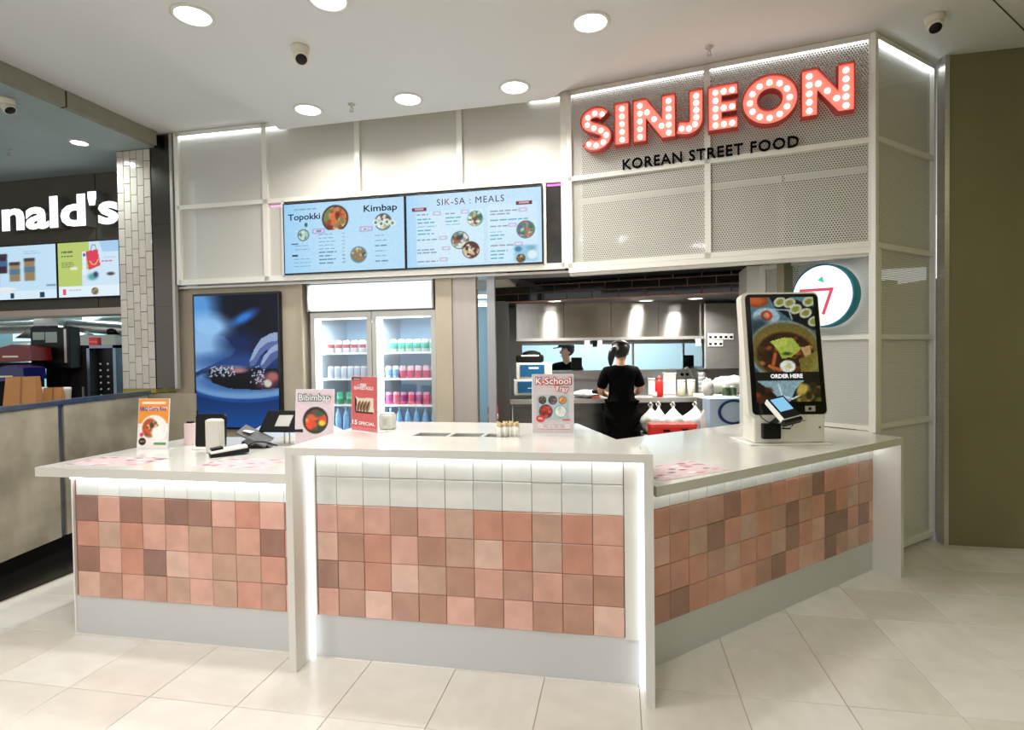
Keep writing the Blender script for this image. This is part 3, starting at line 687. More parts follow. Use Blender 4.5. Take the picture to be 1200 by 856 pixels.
link('display', cv.mesh(W_-2*bw, H_-2*bw, 'display'), V_screen, ds, None, (bw, -.002, bw))

# ================================================================== MENU SCREENS
def board(px0, px1, cv, name, label, frame, off, ztop, zbot, cat='screen'):
    a, b = frame.x(px0, off, 270), frame.x(px1, off, 270)
    t = thing(name, label, cat, tuple(frame.w(a, off, zbot)), frame.yaw); W, H = b-a, ztop-zbot
    MB().box(0, W, 0, .045, 0, H, bev=.003).build('bezel', M_screenblk, t)
    g = .012; link('display', cv.mesh(W-2*g, H-2*g, 'display'), V_screen, t, None, (g, -.002, g)); return t, W, H
PAL_T = [(150, 70, 40), (206, 150, 110), (232, 214, 190), (120, 40, 26), (214, 120, 70), (120, 128, 70)]
PAL_G = [(90, 150, 130), (226, 232, 220), (60, 96, 84), (200, 180, 120), (240, 244, 240), (110, 60, 50)]
PAL_B = [(90, 44, 30), (228, 226, 216), (170, 70, 40), (40, 34, 34), (214, 190, 150)]
zt_, zb_ = FA.z(333, 239, -.02), FA.z(333, 322.5, -.02)
m1 = Canvas(200, 116, (176, 218, 246)); m1.blend(np.clip(1-m1.X*3, 0, 1)*.5, (120, 192, 240)); m1.blend(np.clip(1-np.hypot(m1.X-.6, m1.Y-.6), 0, 1)*.5, (200, 230, 250))
m1.food(.437, .245, .17, PAL_T, 80, (40, 44, 52)); m1.rect(.30, .405, .60, .45, (180, 220, 247)); m1.food(.83, .335, .105, PAL_G, 40, (30, 90, 110), bs=.4)
for k in range(4): m1.ell(.77+.045*k, .34+.02*(k % 2), .024, .045, (226, 236, 232), .2); m1.ell(.77+.045*k, .34+.02*(k % 2), .012, .022, (90, 140, 110), .2)
m1.food(.165, .455, .075, [(160, 204, 196), (120, 170, 160), (214, 226, 214), (90, 120, 70)], 18, (40, 34, 30)); m1.ell(.19, .31, .012, .03, (30, 90, 80), .3)
m1.food(.625, .775, .105, [(150, 120, 80), (214, 206, 180), (80, 70, 60), (110, 130, 120)], 46, (70, 150, 190))
m1.lines(.295, .45, .46, .87, 9, (60, 120, 150), .011); m1.lines(.49, .515, .46, .87, 9, (120, 150, 190), .010, .1); m1.lines(.76, .87, .52, .88, 6, (60, 120, 150), .013)
m1.lines(.09, .22, .61, .66, 2, (90, 140, 170), .010); m1.lines(.08, .23, .80, .90, 3, (90, 140, 170), .010); m1.rect(.06, .565, .12, .59, (90, 90, 120)); m1.rect(.065, .735, .115, .76, (40, 40, 60)); m1.lines(.09, .28, .085, .085, 1, (130, 150, 190), .02, 0)
for u, v in ((.295, .41), (.69, .42)): m1.rect(u-.05, v-.032, u+.05, v+.032, (140, 140, 190), 1, .02); m1.rect(u-.042, v-.022, u+.042, v+.022, (226, 224, 244), 1, .02); m1.lines(u-.02, u+.025, v, v, 1, (130, 110, 160), .02, 0)
m1.grain(.02); t1, W1, H1 = board(332, 475.3, m1, 'menu_screen', 'blue menu screen headed Topokki and Kimbap', FA, -.02, zt_, zb_)
M_txt = glow('menu_text_dark', S(34, 34, 52), 1.0); M_txtp = glow('menu_text_plum', S(84, 40, 66), 1.0); M_txtw = glow('menu_text_white', S(244, 246, 250), 1.0)
text('heading', 'Topokki', t1, W1*.180, H1*.785, .125, M_txt, -.004, bold=.002, fit=(W1*.27, H1*.115)); text('heading', 'Kimbap', t1, W1*.805, H1*.838, .125, M_txt, -.004, bold=.002, fit=(W1*.265, H1*.115))
m2 = Canvas(224, 124, (196, 228, 249)); m2.blend(np.clip(1-m2.X*4, 0, 1)*.5, (140, 200, 242))
for u0, v0, u1, v1 in ((.075, .24, .58, .96), (.61, .20, .97, .96)): m2.rect(u0, v0, u1, v1, (212, 236, 251), .7)
for u, v, w in ((.10, .20, .055), (.875, .20, .06)): m2.rect(u-w, v-.022, u+w, v+.022, (120, 30, 52)); m2.rect(u-w*.6, v-.012, u+w*.6, v+.012, (226, 200, 210), .8)
m2.food(.52, .37, .10, PAL_G, 34, (90, 150, 140), rimw=1.05); m2.food(.405, .65, .115, [(120, 160, 150), (230, 234, 228), (60, 50, 46), (150, 80, 60), (220, 226, 220)], 34, (36, 36, 40), rimw=1.05)
m2.food(.485, .79, .11, PAL_B, 34, (40, 30, 30), rimw=1.05); m2.food(.885, .555, .112, [(80, 140, 100), (180, 110, 80), (200, 214, 200), (110, 90, 150), (60, 110, 80)], 40, (40, 70, 60), rimw=1.05)
m2.rect(.80, .76, .965, .97, (150, 200, 228), 1, .03); m2.ell(.93, .89, .035, .06, (220, 238, 246), .2); m2.ell(.92, .80, .03, .03, (120, 180, 200), .3); m2.ell(.83, .81, .025, .035, (70, 130, 160), .3); m2.food(.848, .935, .052, [(120, 90, 50), (200, 170, 110), (50, 40, 30)], 20, (40, 34, 26))
m2.lines(.085, .24, .34, .54, 5, (40, 150, 170), .014); m2.lines(.30, .44, .34, .43, 3, (60, 160, 180), .013); m2.lines(.08, .28, .62, .62, 1, (110, 130, 160), .014); m2.lines(.08, .26, .76, .80, 2, (110, 130, 160), .014); m2.lines(.08, .25, .92, .92, 1, (110, 130, 160), .014); m2.lines(.30, .40, .28, .28, 1, (120, 130, 150), .014); m2.lines(.08, .20, .275, .275, 1, (120, 130, 150), .014)
m2.lines(.63, .84, .29, .33, 2, (120, 130, 160), .014); m2.lines(.63, .90, .41, .41, 1, (40, 150, 170), .014, 0); m2.lines(.63, .76, .49, .49, 1, (120, 130, 150), .014); m2.lines(.63, .76, .57, .66, 3, (60, 160, 180), .013); m2.lines(.63, .80, .75, .75, 1, (120, 130, 150), .014); m2.lines(.63, .77, .82, .92, 3, (40, 160, 170), .014)
for u, v in ((.235, .27), (.445, .27), (.28, .605), (.30, .75), (.28, .90), (.865, .29), (.79, .485), (.83, .74)): m2.rect(u-.028, v-.022, u+.028, v+.022, (150, 140, 190), 1, .015); m2.rect(u-.023, v-.015, u+.023, v+.015, (232, 232, 248), 1, .015)
m2.grain(.02); t2, W2, H2 = board(475.3, 636.5, m2, 'menu_screen', 'blue menu screen headed SIK-SA MEALS', FA, -.02, zt_, zb_)
_ls = letters('SIK-SA : MEALS', .115, bold=0.0, spacing=1.15); _av = np.array([v for mb in _ls for v in mb.v]); _lo, _hi = _av.min(0), _av.max(0)
for k_, mb in enumerate(_ls):
    mb.v = [(W2*.485+((v[0]-_lo[0])/(_hi[0]-_lo[0])-.5)*W2*.49, -.004, H2*.868+((v[2]-_lo[2])/(_hi[2]-_lo[2])-.5)*H2*.085) for v in mb.v]
    mb.build('heading_letter', glow('menu_text_red', S(190, 40, 70), 1) if k_ == 2 else M_txtp, t2)

# ================================================================== DRINKS FRIDGE
of = ob+.02
fx0, fx1 = FA.x(364.5, of, 420), FA.x(511, of, 420); FWd = fx1-fx0; FD = .70; FH = 2.165
fg = thing('drinks_fridge', 'tall two-door glass drinks fridge with glowing white header', 'fridge', tuple(FA.w(fx0, of, 0)), FA.yaw)
ZH = FA.z(440, 365, of)                              # door top
M_fside = mat('fridge_grey', S(150, 146, 140), .4, .3); M_finner = mat('fridge_inner', S(216, 232, 244), .4)
c = MB(); c.box(0, .02, .03, FD, 0, FH-.01).box(FWd-.02, FWd, .03, FD, 0, FH-.01).box(0, FWd, .03, FD, 0, .18).box(.02, FWd-.02, .03, FD, ZH, FH-.01); c.build('cabinet', M_fside, fg); MB().box(.02, .03, .04, FD-.05, .18, ZH).box(FWd-.03, FWd-.02, .04, FD-.05, .18, ZH).build('inner_lining', M_finner, fg)
MB().box(.02, FWd-.02, FD-.05, FD-.01, .18, ZH).build('back_panel', mat('fridge_back', S(176, 210, 236), .5), fg)
MB().box(FWd/2-.012, FWd/2+.012, .05, FD-.05, .18, ZH).build('divider', M_finner, fg)
pr = [(-.005, ZH+.015), (-.05, ZH+.03), (-.062, (ZH+FH)/2), (-.05, FH-.02), (-.005, FH)]
hb = MB(); vs = [(0.012, y, z) for y, z in pr] + [(FWd-.012, y, z) for y, z in pr]; n_ = len(pr)
hb._add(vs, [(i, i+n_, i+n_+1, i+1) for i in range(n_-1)], None, True); hb.build('header_light', glow('fridge_header', (.90, .97, 1), 1.08), fg)
MB().box(0, .012, -.05, .03, ZH+.01, FH).box(FWd-.012, FWd, -.05, .03, ZH+.01, FH).box(0, FWd, -.005, .03, ZH+.01, FH).build('header_case', M_fside, fg)
shz = [FA.z(440, p, of+.2) for p in (412.5, 442.5, 472.5, 503)]
for k, (a, b) in enumerate(((.0, FWd/2-.004), (FWd/2+.004, FWd))):
    d = MB(); fwid = .045; d.box(a, a+fwid, 0, .028, .10, ZH).box(b-fwid, b, 0, .028, .10, ZH).box(a+fwid, b-fwid, 0, .028, ZH-.05, ZH).box(a+fwid, b-fwid, 0, .028, .10, .18)
    dr = d.build('door', M_alu, fg); dr['label'] = ('left' if k == 0 else 'right')+' aluminium framed glass door'
    MB().box(a+fwid, b-fwid, .012, .016, .18, ZH-.05).build('glass', glass('fridge_glass'), dr)
    hx_ = b-.022 if k == 0 else a+.022; MB().box(hx_-.008, hx_+.008, -.02, -.004, .9, 1.25).build('handle', M_fside, dr)
    lx = a+.052 if k == 0 else a+.055
    MB().box(lx, lx+.03, .035, .05, .2, ZH-.06).build('led_tube', glow('fridge_led', (.9, .97, 1), 16.0), fg)
    MB().box(a+.06, b-.05, .034, .045, ZH-.064, ZH-.054).build('led_tube', M_ledsoft, fg)
    for z in shz: MB().box(a+.03, b-.03, .08, FD-.06, z-.022, z-.004).build('shelf', mat('shelf_white', S(240, 243, 246), .4), fg)
can_prof = [(.026, 0), (.0325, .006), (.0325, .100), (.026, .112), (.025, .115), (0, .113)]
def can_mat(name, top, mid, bot, z1=.04, z2=.075, stripe=None):
    if name in MATS: return MATS[name]
    m = bpy.data.materials.new(name); m.use_nodes = True; MATS[name] = m; nt = m.node_tree; N = nt.nodes; L = nt.links; p = N['Principled BSDF']; p.inputs['Roughness'].default_value = .3
    tc = N.new('ShaderNodeTexCoord'); sp = N.new('ShaderNodeSeparateXYZ'); L.new(tc.outputs['Object'], sp.inputs[0]); mr = N.new('ShaderNodeMath'); mr.operation = 'MULTIPLY'; mr.inputs[1].default_value = 1/.12
    L.new(sp.outputs['Z'], mr.inputs[0]); rp = N.new('ShaderNodeValToRGB'); rp.color_ramp.interpolation = 'CONSTANT'; e = rp.color_ramp.elements; e.new(.5)
    for el, (ps, cl) in zip(e, ((0, bot), (z1/.12, mid), (z2/.12, top))): el.position = ps; el.color = (*cl, 1)
    L.new(mr.outputs[0], rp.inputs['Fac']); L.new(rp.outputs[0], p.inputs['Base Color']); return m
def can_mesh(m, tall=1.0, prof=None):
    me = MB().lathe([(r, z*tall) for r, z in (prof or can_prof)], 14).mesh('can'); me.materials.append(m); return me
bottle_prof = [(.028, 0), (.032, .008), (.032, .13), (.026, .16), (.013, .185), (.013, .20), (.0155, .202), (.0155, .22), (0, .221)]
W3 = S(236, 238, 236); CANS = {
 'red_mark': can_mesh(can_mat('can_red_mark', W3, S(150, 60, 66), W3, .045, .08)), 'white': can_mesh(can_mat('can_white_blue', W3, S(186, 204, 228), W3, .01, .10)),
 'green': can_mesh(can_mat('can_green', S(40, 170, 130), S(120, 210, 180), S(20, 150, 112), .05, .075)), 'mint': can_mesh(can_mat('can_mint', W3, S(70, 176, 150), S(214, 236, 226), .03, .085)),
 'pink': can_mesh(can_mat('can_pink', S(226, 190, 206), S(200, 36, 92), S(206, 40, 96), .05, .07)), 'purple': can_mesh(can_mat('can_purple', S(206, 150, 190), S(150, 50, 120), S(196, 60, 130), .03, .09)),
 'rose': can_mesh(can_mat('can_rose', S(230, 160, 180), S(226, 90, 130), S(230, 110, 140), .03, .09)), 'blue': can_mesh(can_mat('can_blue', S(206, 224, 240), S(110, 160, 214), S(170, 200, 230), .03, .08))}
BOT = can_mesh(mat('water_bottle', S(120, 176, 224), .12, var=.2, vscale=30, spec=.8), 1.0, bottle_prof)
def ORD(k, n): return 'leftmost' if k == 0 else ('rightmost' if k == n-1 else ('second', 'third', 'fourth', 'fifth', 'sixth')[k-1] + ' from left')
def stock(kind, door, shelf, xs_, label, group, y=.13):
    for x in xs_:
        z = shz[shelf] - .004 if shelf < 4 else .18
        kk_ = xs_.index(x)
        p = FA.w(fx0+x, of+y, z)
        o = link('drink_bottle' if kind == 'bottle' else 'drink_can', BOT if kind == 'bottle' else CANS[kind], None, None, None, p, (0, 0, random.uniform(0, .4)))
        tag(o, label + ', ' + ORD(kk_, len(xs_)), 'bottle' if kind == 'bottle' else 'can', group)
hw = FWd/2
def spread(a, b, n): return [a+(b-a)*k/(n-1) for k in range(n)]
stock('red_mark', 0, 0, spread(.135, hw-.075, 6), 'white drink can with dark red emblem on top shelf, left fridge door', 'white and red cans, top left shelf')
stock('white', 0, 1, spread(.135, hw-.075, 7), 'pale blue and white drink can on second shelf, left fridge door', 'white cans, second left shelf')
stock('green', 0, 2, spread(.125, hw-.10, 5), 'green drink can on third shelf, left fridge door', 'green cans, third left shelf')
stock('mint', 1, 0, spread(hw+.16, FWd-.065, 6), 'mint and white drink can on top shelf, right fridge door', 'mint cans, top right shelf')
stock('blue', 1, 1, spread(hw+.105, hw+.18, 2), 'pale blue drink can on second shelf, right fridge door', 'blue cans, second right shelf')
stock('pink', 1, 1, spread(hw+.25, FWd-.065, 5), 'crimson and pink drink can on second shelf, right fridge door', 'crimson cans, second right shelf')
stock('purple', 1, 2, spread(hw+.105, FWd-.065, 7)[0::2], 'purple drink can on third shelf, right fridge door', 'purple cans, third right shelf')
stock('rose', 1, 2, spread(hw+.105, FWd-.065, 7)[1::2], 'rose pink drink can on third shelf, right fridge door', 'rose cans, third right shelf')
# a shelf below carries water
for a, b in ((.03, hw-.03), (hw+.03, FWd-.03)): MB().box(a, b, .08, FD-.06, shz[3]-.25, shz[3]-.232).build('shelf', MATS['shelf_white'], fg)
for k_, x in enumerate(spread(.12, hw-.09, 6)): tag(link('water_bottle', BOT, None, None, None, FA.w(fx0+x, of+.13, shz[3]-.004)), 'clear blue water bottle on lowest shelf, left fridge door, ' + ORD(k_, 6), 'bottle', 'water bottles, left door')
for k_, x in enumerate(spread(hw+.12, FWd-.07, 6)): tag(link('water_bottle', BOT, None, None, None, FA.w(fx0+x, of+.13, shz[3]-.004)), 'clear blue water bottle on lowest shelf, right fridge door, ' + ORD(k_, 6), 'bottle', 'water bottles, right door')
area_light('fridge_glow', FA.w(fx0+FWd/2, of+.06, 1.82), FWd*.8, 16, (.85, .95, 1), (0, 0, FA.yaw), 'RECTANGLE', math.pi, .05)

# ================================================================== KITCHEN
KB, SOF = 6.95, 2.055
M_kwall = mat('kitchen_wall', S(196, 192, 186), .45, .2)
jm = Vector(FW.w(0, 0)); 
_j = Frame(jm.x, jm.y, math.radians(77))
struct('wall_kitchen_right', MB().box(0, .40, 0, .10, 0, 2.19), M_wplastic, tuple(_j.o), _j.yaw, label='white inner jamb at the right of the kitchen opening')
FK = Frame(1.43, 5.30, -.33)
# brick bulkhead: bricks one by one
bk = thing('brick_bulkhead', 'black glazed brick bulkhead above the kitchen opening', 'wall', tuple(FK.o), FK.yaw)
xa, xb = FK.x(580, 0, 330), FK.x(880, 0, 330)+.35; ch_, bl_ = .0765, .252
MB().box(xa, xb, .004, .12, 2.02, 2.34).build('mortar_backing', mat('mortar_brown', S(168, 126, 108), .9), bk)
M_brick = tile_mat('black_brick', [S(20, 17, 16), S(26, 20, 18), S(16, 14, 14)], .12, .15, .2, .3, 9)
def brick_mesh(w, h): me = tile_mesh('brick', w, h, .012, .003); me.materials.append(M_brick); return me
_bm = {}
for r in range(4):
    z0 = 2.02 + r*ch_; x = xa - (bl_/2 if r % 2 else 0)
    while x < xb:
        a, b = max(xa, x), min(xb, x+bl_)
        if b-a > .03:
            k = round(b-a, 2)
            if k not in _bm: _bm[k] = brick_mesh(b-a-.0075, ch_-.0075)
            link('brick', _bm[k], None, bk, None, ((a+b)/2, .004, z0+ch_/2))
        x += bl_
pl_, pr_ = FK.w(xa, .12), FK.w(xb, .12)
struct('ceiling_kitchen', MB().prism([(pl_.x, pl_.y), (pr_.x, pr_.y), (3.4, 5.0), (3.4, KB), (-.14, KB), (-.14, pl_.y)], SOF, SOF+.04), mat('kitchen_soffit', S(44, 42, 40), .5), label='dark low kitchen ceiling')
for px_, py_, lb in ((650, 352.5, 'small kitchen downlight above the left of the cooker hood'), (757, 352, 'small kitchen downlight above the worker in black'), (815, 349.5, 'small kitchen downlight near the right end of the hood')):
    p = atz(px_, py_, SOF); downlight(p.x, min(p.y, 6.2), SOF, lb, 17, .75, 'kitchen downlights')
# back wall with pass window
wz0, wz1 = 1.275, 1.62; wxa, wxb = at(612, 415, KB).x, at(823, 415, KB).x
struct('wall_kitchen_back', MB().box(-.14, 3.4, KB, KB+.08, 0, wz0).box(-.14, 3.4, KB, KB+.08, wz1, SOF).box(-.14, wxa, KB, KB+.08, wz0, wz1).box(wxb, 3.4, KB, KB+.08, wz0, wz1), M_kwall)
struct('wall_kitchen_left', MB().box(-.19, -.14, 6.0, KB+.08, 0, SOF), M_kwall)
struct('wall_kitchen_end', MB().box(3.4, 3.48, 4.6, KB+.08, 0, SOF), M_kwall)
kp = at(588, 420, 5.86); 
struct('wall_panel_jamb', MB().box(at(581.5, 420, 5.8).x, at(597, 420, 5.8).x, 5.80, 6.0, 0, 2.03), mat('jamb_grey', S(112, 110, 108), .35, .5), label='grey steel jamb at the left of the kitchen opening')
w1 = struct('window_1', MB().box(wxa, wxb, KB-.012, KB+.09, wz1-.03, wz1).box(wxa, wxb, KB-.05, KB+.12, wz0-.03, wz0), M_steel, label='steel framed kitchen pass window')
for px_ in (742, 801): MB().box(at(px_, 415, KB).x-.012, at(px_, 415, KB).x+.012, KB-.005, KB+.05, wz0, wz1-.03).build('mullion', M_steel, w1)
MB().box(wxa, wxb, KB-.06, KB-.01, wz0-.10, wz0-.03).build('sill', M_steel, w1)
struct('wall_beyond', MB().box(-.19, 3.6, 8.9, 8.98, 0, 2.6), mat('pale_blue_wall', S(196, 222, 232), .6))
struct('ceiling_beyond', MB().box(-.19, 3.6, KB+.08, 8.9, 2.45, 2.5), M_ceil)
area_light('back_room_lamp', (1.4, 8.0, 2.40), 1.8, 58, (.80, .94, 1), shape='RECTANGLE', size_y=.5)
# hood
hxa, hxb = at(605, 375, 6.40).x, at(827, 375, 6.40).x; hz0, hz1 = 1.66, SOF-.002
def brushed(m):
    nt = m.node_tree; p = nt.nodes['Principled BSDF']; p.inputs['Metallic'].default_value = 1.0; p.inputs['Anisotropic'].default_value = .92; p.inputs['Anisotropic Rotation'].default_value = .25; p.inputs['Roughness'].default_value = .24
    t = nt.nodes.new('ShaderNodeTangent'); t.direction_type = 'RADIAL'; t.axis = 'Z'; nt.links.new(t.outputs[0], p.inputs['Tangent']); return m
hd = thing('cooker_hood', 'long stainless steel cooker hood over the kitchen bench', 'hood', (0, 6.40, 0))
for k in range(4):
    a = hxa+(hxb-hxa)*k/4; b = hxa+(hxb-hxa)*(k+1)/4
    MB().box(a+.003, b-.003, 0, .02, hz0, hz1).build('front_panel', mat('hood_steel', S(214, 210, 204), .30, .75, var=.06, vscale=4, stretch=(10, 1, 1), bump=.03, bscale=2), hd)
brushed(MATS['hood_steel'])
MB().box(hxa, hxb, -.03, .02, hz0-.03, hz0).build('lip', M_steel, hd)
MB().box(hxa, hxa+.02, .02, .55, hz0, hz1).box(hxb-.02, hxb, .02, .55, hz0, hz1).box(hxa, hxb, .02, .55, hz1-.02, hz1).build('canopy', M_dsteel, hd)
for px_, w in ((688, .06), (697, .05), (703, .05), (818, .06)):
    p = at(px_, 403, 6.37); o = MB().box(-w/2, w/2, 0, .003, -.075, -.002).build('order_tag', M_wplastic if px_ != 697 else M_black, None, None, (p.x, 6.363, hz0-.03)); tag(o, {688: 'white order ticket hanging from the hood lip, leftmost', 697: 'black clip hanging between two order tickets', 703: 'white order ticket hanging right of the black clip', 818: 'white ticket hanging at the right end of the hood'}[px_], 'ticket')
# steel panel with notes, right of hood
pa, pb = at(827, 390, 6.3).x, at(900, 390, 6.3).x
sp2 = thing('steel_wall_panel', 'steel side panel with photo cards, right of the cooker hood', 'panel', (0, 6.3, 0))
MB().box(pa, pb, 0, .05, at(850, 357, 6.3).z*0+2.02, at(850, 432, 6.3).z).build('panel', M_steel, sp2)
MB().box(pa, pb, .05, .6, 1.28, 1.31).build('underside', M_dsteel, sp2)
for r, (py_, cnt) in enumerate(((394.5, 5), (402.5, 3))):
    for k in range(cnt):
        p = at(832.5+6.1*k, py_, 6.29); o = thing('photo_card', ('upper' if r == 0 else 'lower')+' row photo card on the steel panel, number %s from left' % ('one', 'two', 'three', 'four', 'five')[k], 'card', (p.x, 6.295, p.z), 0, 'photo cards on the steel panel')
        MB().box(-.026, .026, -.003, 0, -.034, .034).build('card', M_wplastic, o); MB().box(-.015, .015, -.005, -.003, -.02, .006).build('picture', M_blackm, o)
# bench
bz = .985; by0 = 6.22
bn = thing('kitchen_bench', 'stainless steel kitchen bench behind the worker', 'bench', (0, by0, 0))
bxa, bxb = at(596, 466, by0).x, at(834, 465, by0).x
MB().box(bxa, bxb, 0, .70, bz-.05, bz).build('bench_top', M_steel, bn); MB().box(bxa, bxb, .69, .72, bz, wz0-.14).build('splashback', mat('splash_steel', S(196, 193, 190), .35, .25), bn)
MB().box(bxa+.02, at(706, 480, by0).x, .05, .65, .08, bz-.05).build('cupboard', M_dsteel, bn); MB().box(at(707, 480, by0).x, bxb-.04, .45, .65, .08, bz-.05).build('back_cupboard', mat('bench_dark', S(72, 62, 56), .6), bn)
for x in (bxa+.05, bxb-.05):
    for y in (.06, .6): MB().lathe([(.02, 0), (.02, bz-.05)], 10, Matrix.Translation((x, y, 0))).build('leg', M_steel, bn)
MB().box(at(742, 480, by0).x, bxb-.02, .03, .6, .40, .43).build('lower_shelf', M_steel, bn)
# ================================================================== KITCHEN THINGS
def bench_at(px, y=6.40): p = at(px, 460, y); return Vector((p.x, y, bz))
def oven(px0, px1, y0p, y1p, y, label, txt):
    a, b = at(px0, 440, y).x, at(px1, 440, y).x; z0, z1 = at(620, y1p, y).z, at(620, y0p, y).z
    t = thing('countertop_appliance', label, 'appliance', ((a+b)/2, y, z0)); w, h = b-a, z1-z0
    MB().box(-w/2, w/2, 0, .34, 0, h, bev=.008).build('case', M_wplastic, t)
    MB().box(-w/2+.045, w/2-.085, -.006, .002, .028, h-.022).build('blue_front', mat('blue_panel', S(26, 96, 142), .2), t)
    MB().box(w/2-.07, w/2-.02, -.005, .001, .04, h-.04).build('control_strip', M_cream, t)
    if txt: MB().box(-.06, .05, -.008, -.005, h*.62, h*.74).build('display_window', glow('oven_lamp', (.8, .95, 1), 1.2), t)
    else: MB().box(-.05, .04, -.008, -.005, h*.42, h*.48).build('logo_bar', M_cream, t)
    return z1
zz = oven(602, 645, 445, 463.5, 6.30, 'white kitchen appliance with blue front, lower of the two stacked', False)
oven(605, 647, 425.5, 444.6, 6.33, 'white kitchen appliance with blue front and lit window, upper of the two stacked', True)
p = at(621, 425, 6.4); t = thing('black_bag', 'black insulated bag with pale flap on top of the white appliances', 'bag', (p.x, 6.36, at(620, 425, 6.36).z))
MB().box(-.155, .155, 0, .24, 0, .085, bev=.02).build('body', M_blackm, t); MB().box(-.10, .10, -.004, .02, .065, .085, bev=.004).build('flap', M_cream, t); MB().lathe([(.11, 0), (.10, .03), (.05, .05), (0, .055)], 14, Matrix.Translation((.02, .10, .08)), True, 1, .7).build('lid', M_blackm, t)
t = thing('order_terminal', 'small black order screen standing on the pass sill', 'screen', (at(676, 420, 6.86).x, 6.88, wz0))
MB().box(-.065, .065, 0, .03, .03, .16, bev=.006).build('monitor', M_black, t); MB().box(-.02, .02, .01, .03, 0, .04).build('stand', M_black, t); MB().box(-.06, .07, -.02, .05, 0, .008).build('foot', M_black, t)
t = thing('order_terminal', 'black order screen standing at the right end of the pass', 'screen', (at(807, 420, 6.86).x, 6.86, wz0))
MB().box(-.065, .065, 0, .03, .02, .17, bev=.006).build('monitor', M_black, t); MB().box(-.02, .02, .01, .03, 0, .04).build('stand', M_black, t); MB().tube([(-.03, -.02, .03), (.0, -.06, -.02), (.05, -.08, -.16)], .010, 8).build('cable', M_wplastic, t)
def blob(name, label, cat, loc, size, m, seed, knot=False, group=None):
    """crumpled film bag: a lumpy closed skin, gathered to a knot at the top when tied"""
    r = random.Random(seed); bm = bmesh.new(); bmesh.ops.create_icosphere(bm, subdivisions=3, radius=1)
    ph = [(r.uniform(3, 8), Vector((r.uniform(-1, 1), r.uniform(-1, 1), r.uniform(-1, 1))).normalized(), r.uniform(0, 6)) for _ in range(7)]
    for v in bm.verts:
        d = v.co.normalized(); k = 1 + sum(.045*math.sin(f*d.dot(a)*2.2+q) for f, a, q in ph); h = d.z
        if knot and h > .25: k2 = (h-.25)/.75; sx = max(.10, 1-k2*1.25); v.co = Vector((d.x*k*sx, d.y*k*sx, .25+k2*.95))
        else: v.co = d*k; v.co.z = max(v.co.z, -.72)
        v.co = Vector((v.co.x*size[0], v.co.y*size[1], (v.co.z+.72)*size[2]))
    o = MB().bm(bm, None, True).build(name, m, None, None, loc)
    return tag(o, label, cat, group)
M_film = mat('white_film', S(232, 230, 224), .3, bump=.5, bscale=25, spec=.6)
blob('plastic_heap', 'crumpled white plastic sheet on the bench left of the worker', 'plastic bag', bench_at(688, 6.38)+Vector((0, 0, .012)), (.16, .15, .045), M_film, 1)
t = thing('bench_scale', 'small black and red gadget on the bench beside the plastic sheet', 'gadget', bench_at(698, 6.27)); MB().box(-.04, .04, -.02, .04, .03, .09, bev=.01).build('head', M_blackm, t); MB().box(-.05, .05, -.03, .05, 0, .03, bev=.006).build('base', mat('salmon_plastic', S(222, 120, 96), .4), t)
b0 = bench_at(772.5, 6.34); t = thing('squeeze_bottle', 'bright red squeeze sauce bottle on the bench', 'bottle', b0)
MB().lathe([(.040, 0), (.043, .01), (.043, .16), (.030, .19), (.018, .20)], 18).build('body', M_red, t); MB().lathe([(.024, .195), (.024, .21), (.008, .24), (0, .242)], 14).build('cap', M_red, t)
for px_, w, h, y, lb in ((785, .15, .26, 6.62, 'large white cutting board leaning behind the red bottle'), (764, .075, .20, 6.60, 'white upright storage box left of the red bottle')):
    t = thing('white_container', lb, 'container', bench_at(px_, y)); MB().box(-w/2, w/2, 0, .05, 0, h, bev=.008).build('body', M_wplastic, t); MB().box(-w/2-.004, w/2+.004, -.004, .054, h-.02, h, bev=.003).build('rim', M_wplastic, t)
def jar(px, y, r, h, label, m, group=None, cap=None):
    t = thing('storage_jar', label, 'jar', bench_at(px, y), 0, group); MB().lathe([(r*.9, 0), (r, .01), (r, h*.85), (r*.9, h*.9)], 16).build('body', m, t); MB().lathe([(r*.95, h*.88), (r*.98, h*.9), (r*.98, h), (0, h+.001)], 16).build('lid', cap or M_wplastic, t)
M_trans = mat('milky_plastic', S(226, 220, 198), .25, spec=.6)
jar(798.5, 6.42, .045, .185, 'milky plastic jar, left of the pair right of the cutting board', M_trans); jar(810, 6.42, .045, .185, 'milky plastic jar, right of the pair right of the cutting board', M_trans)
jar(767, 6.30, .028, .06, 'tiny pink-lidded sauce tub on the bench edge', M_wplastic, None, mat('pink_lid', S(226, 150, 140), .4))
t = thing('cup_stack', 'tall stack of clear plastic cups at the right end of the bench', 'cups', bench_at(823, 6.45))
for k in range(5): MB().lathe([(.038, k*.05), (.048, k*.05+.06), (.049, k*.05+.064)], 16).build('cup', mat('clear_cup', S(226, 230, 232), .15, spec=.8), t)
t = thing('power_socket', 'double black power socket on the steel splashback', 'socket', (at(802, 439, 6.9).x, by0+.688, at(802, 439, 6.9).z)); MB().box(-.09, .09, -.012, 0, -.055, .055, bev=.004).build('plate', M_alu, t)
for s_ in (-.032, .03): MB().lathe([(.02, 0), (.02, .02), (0, .021)], 12, Matrix.Translation((s_, -.012, 0)) @ Matrix.Rotation(math.pi/2, 4, 'X')).build('plug', M_black, t)
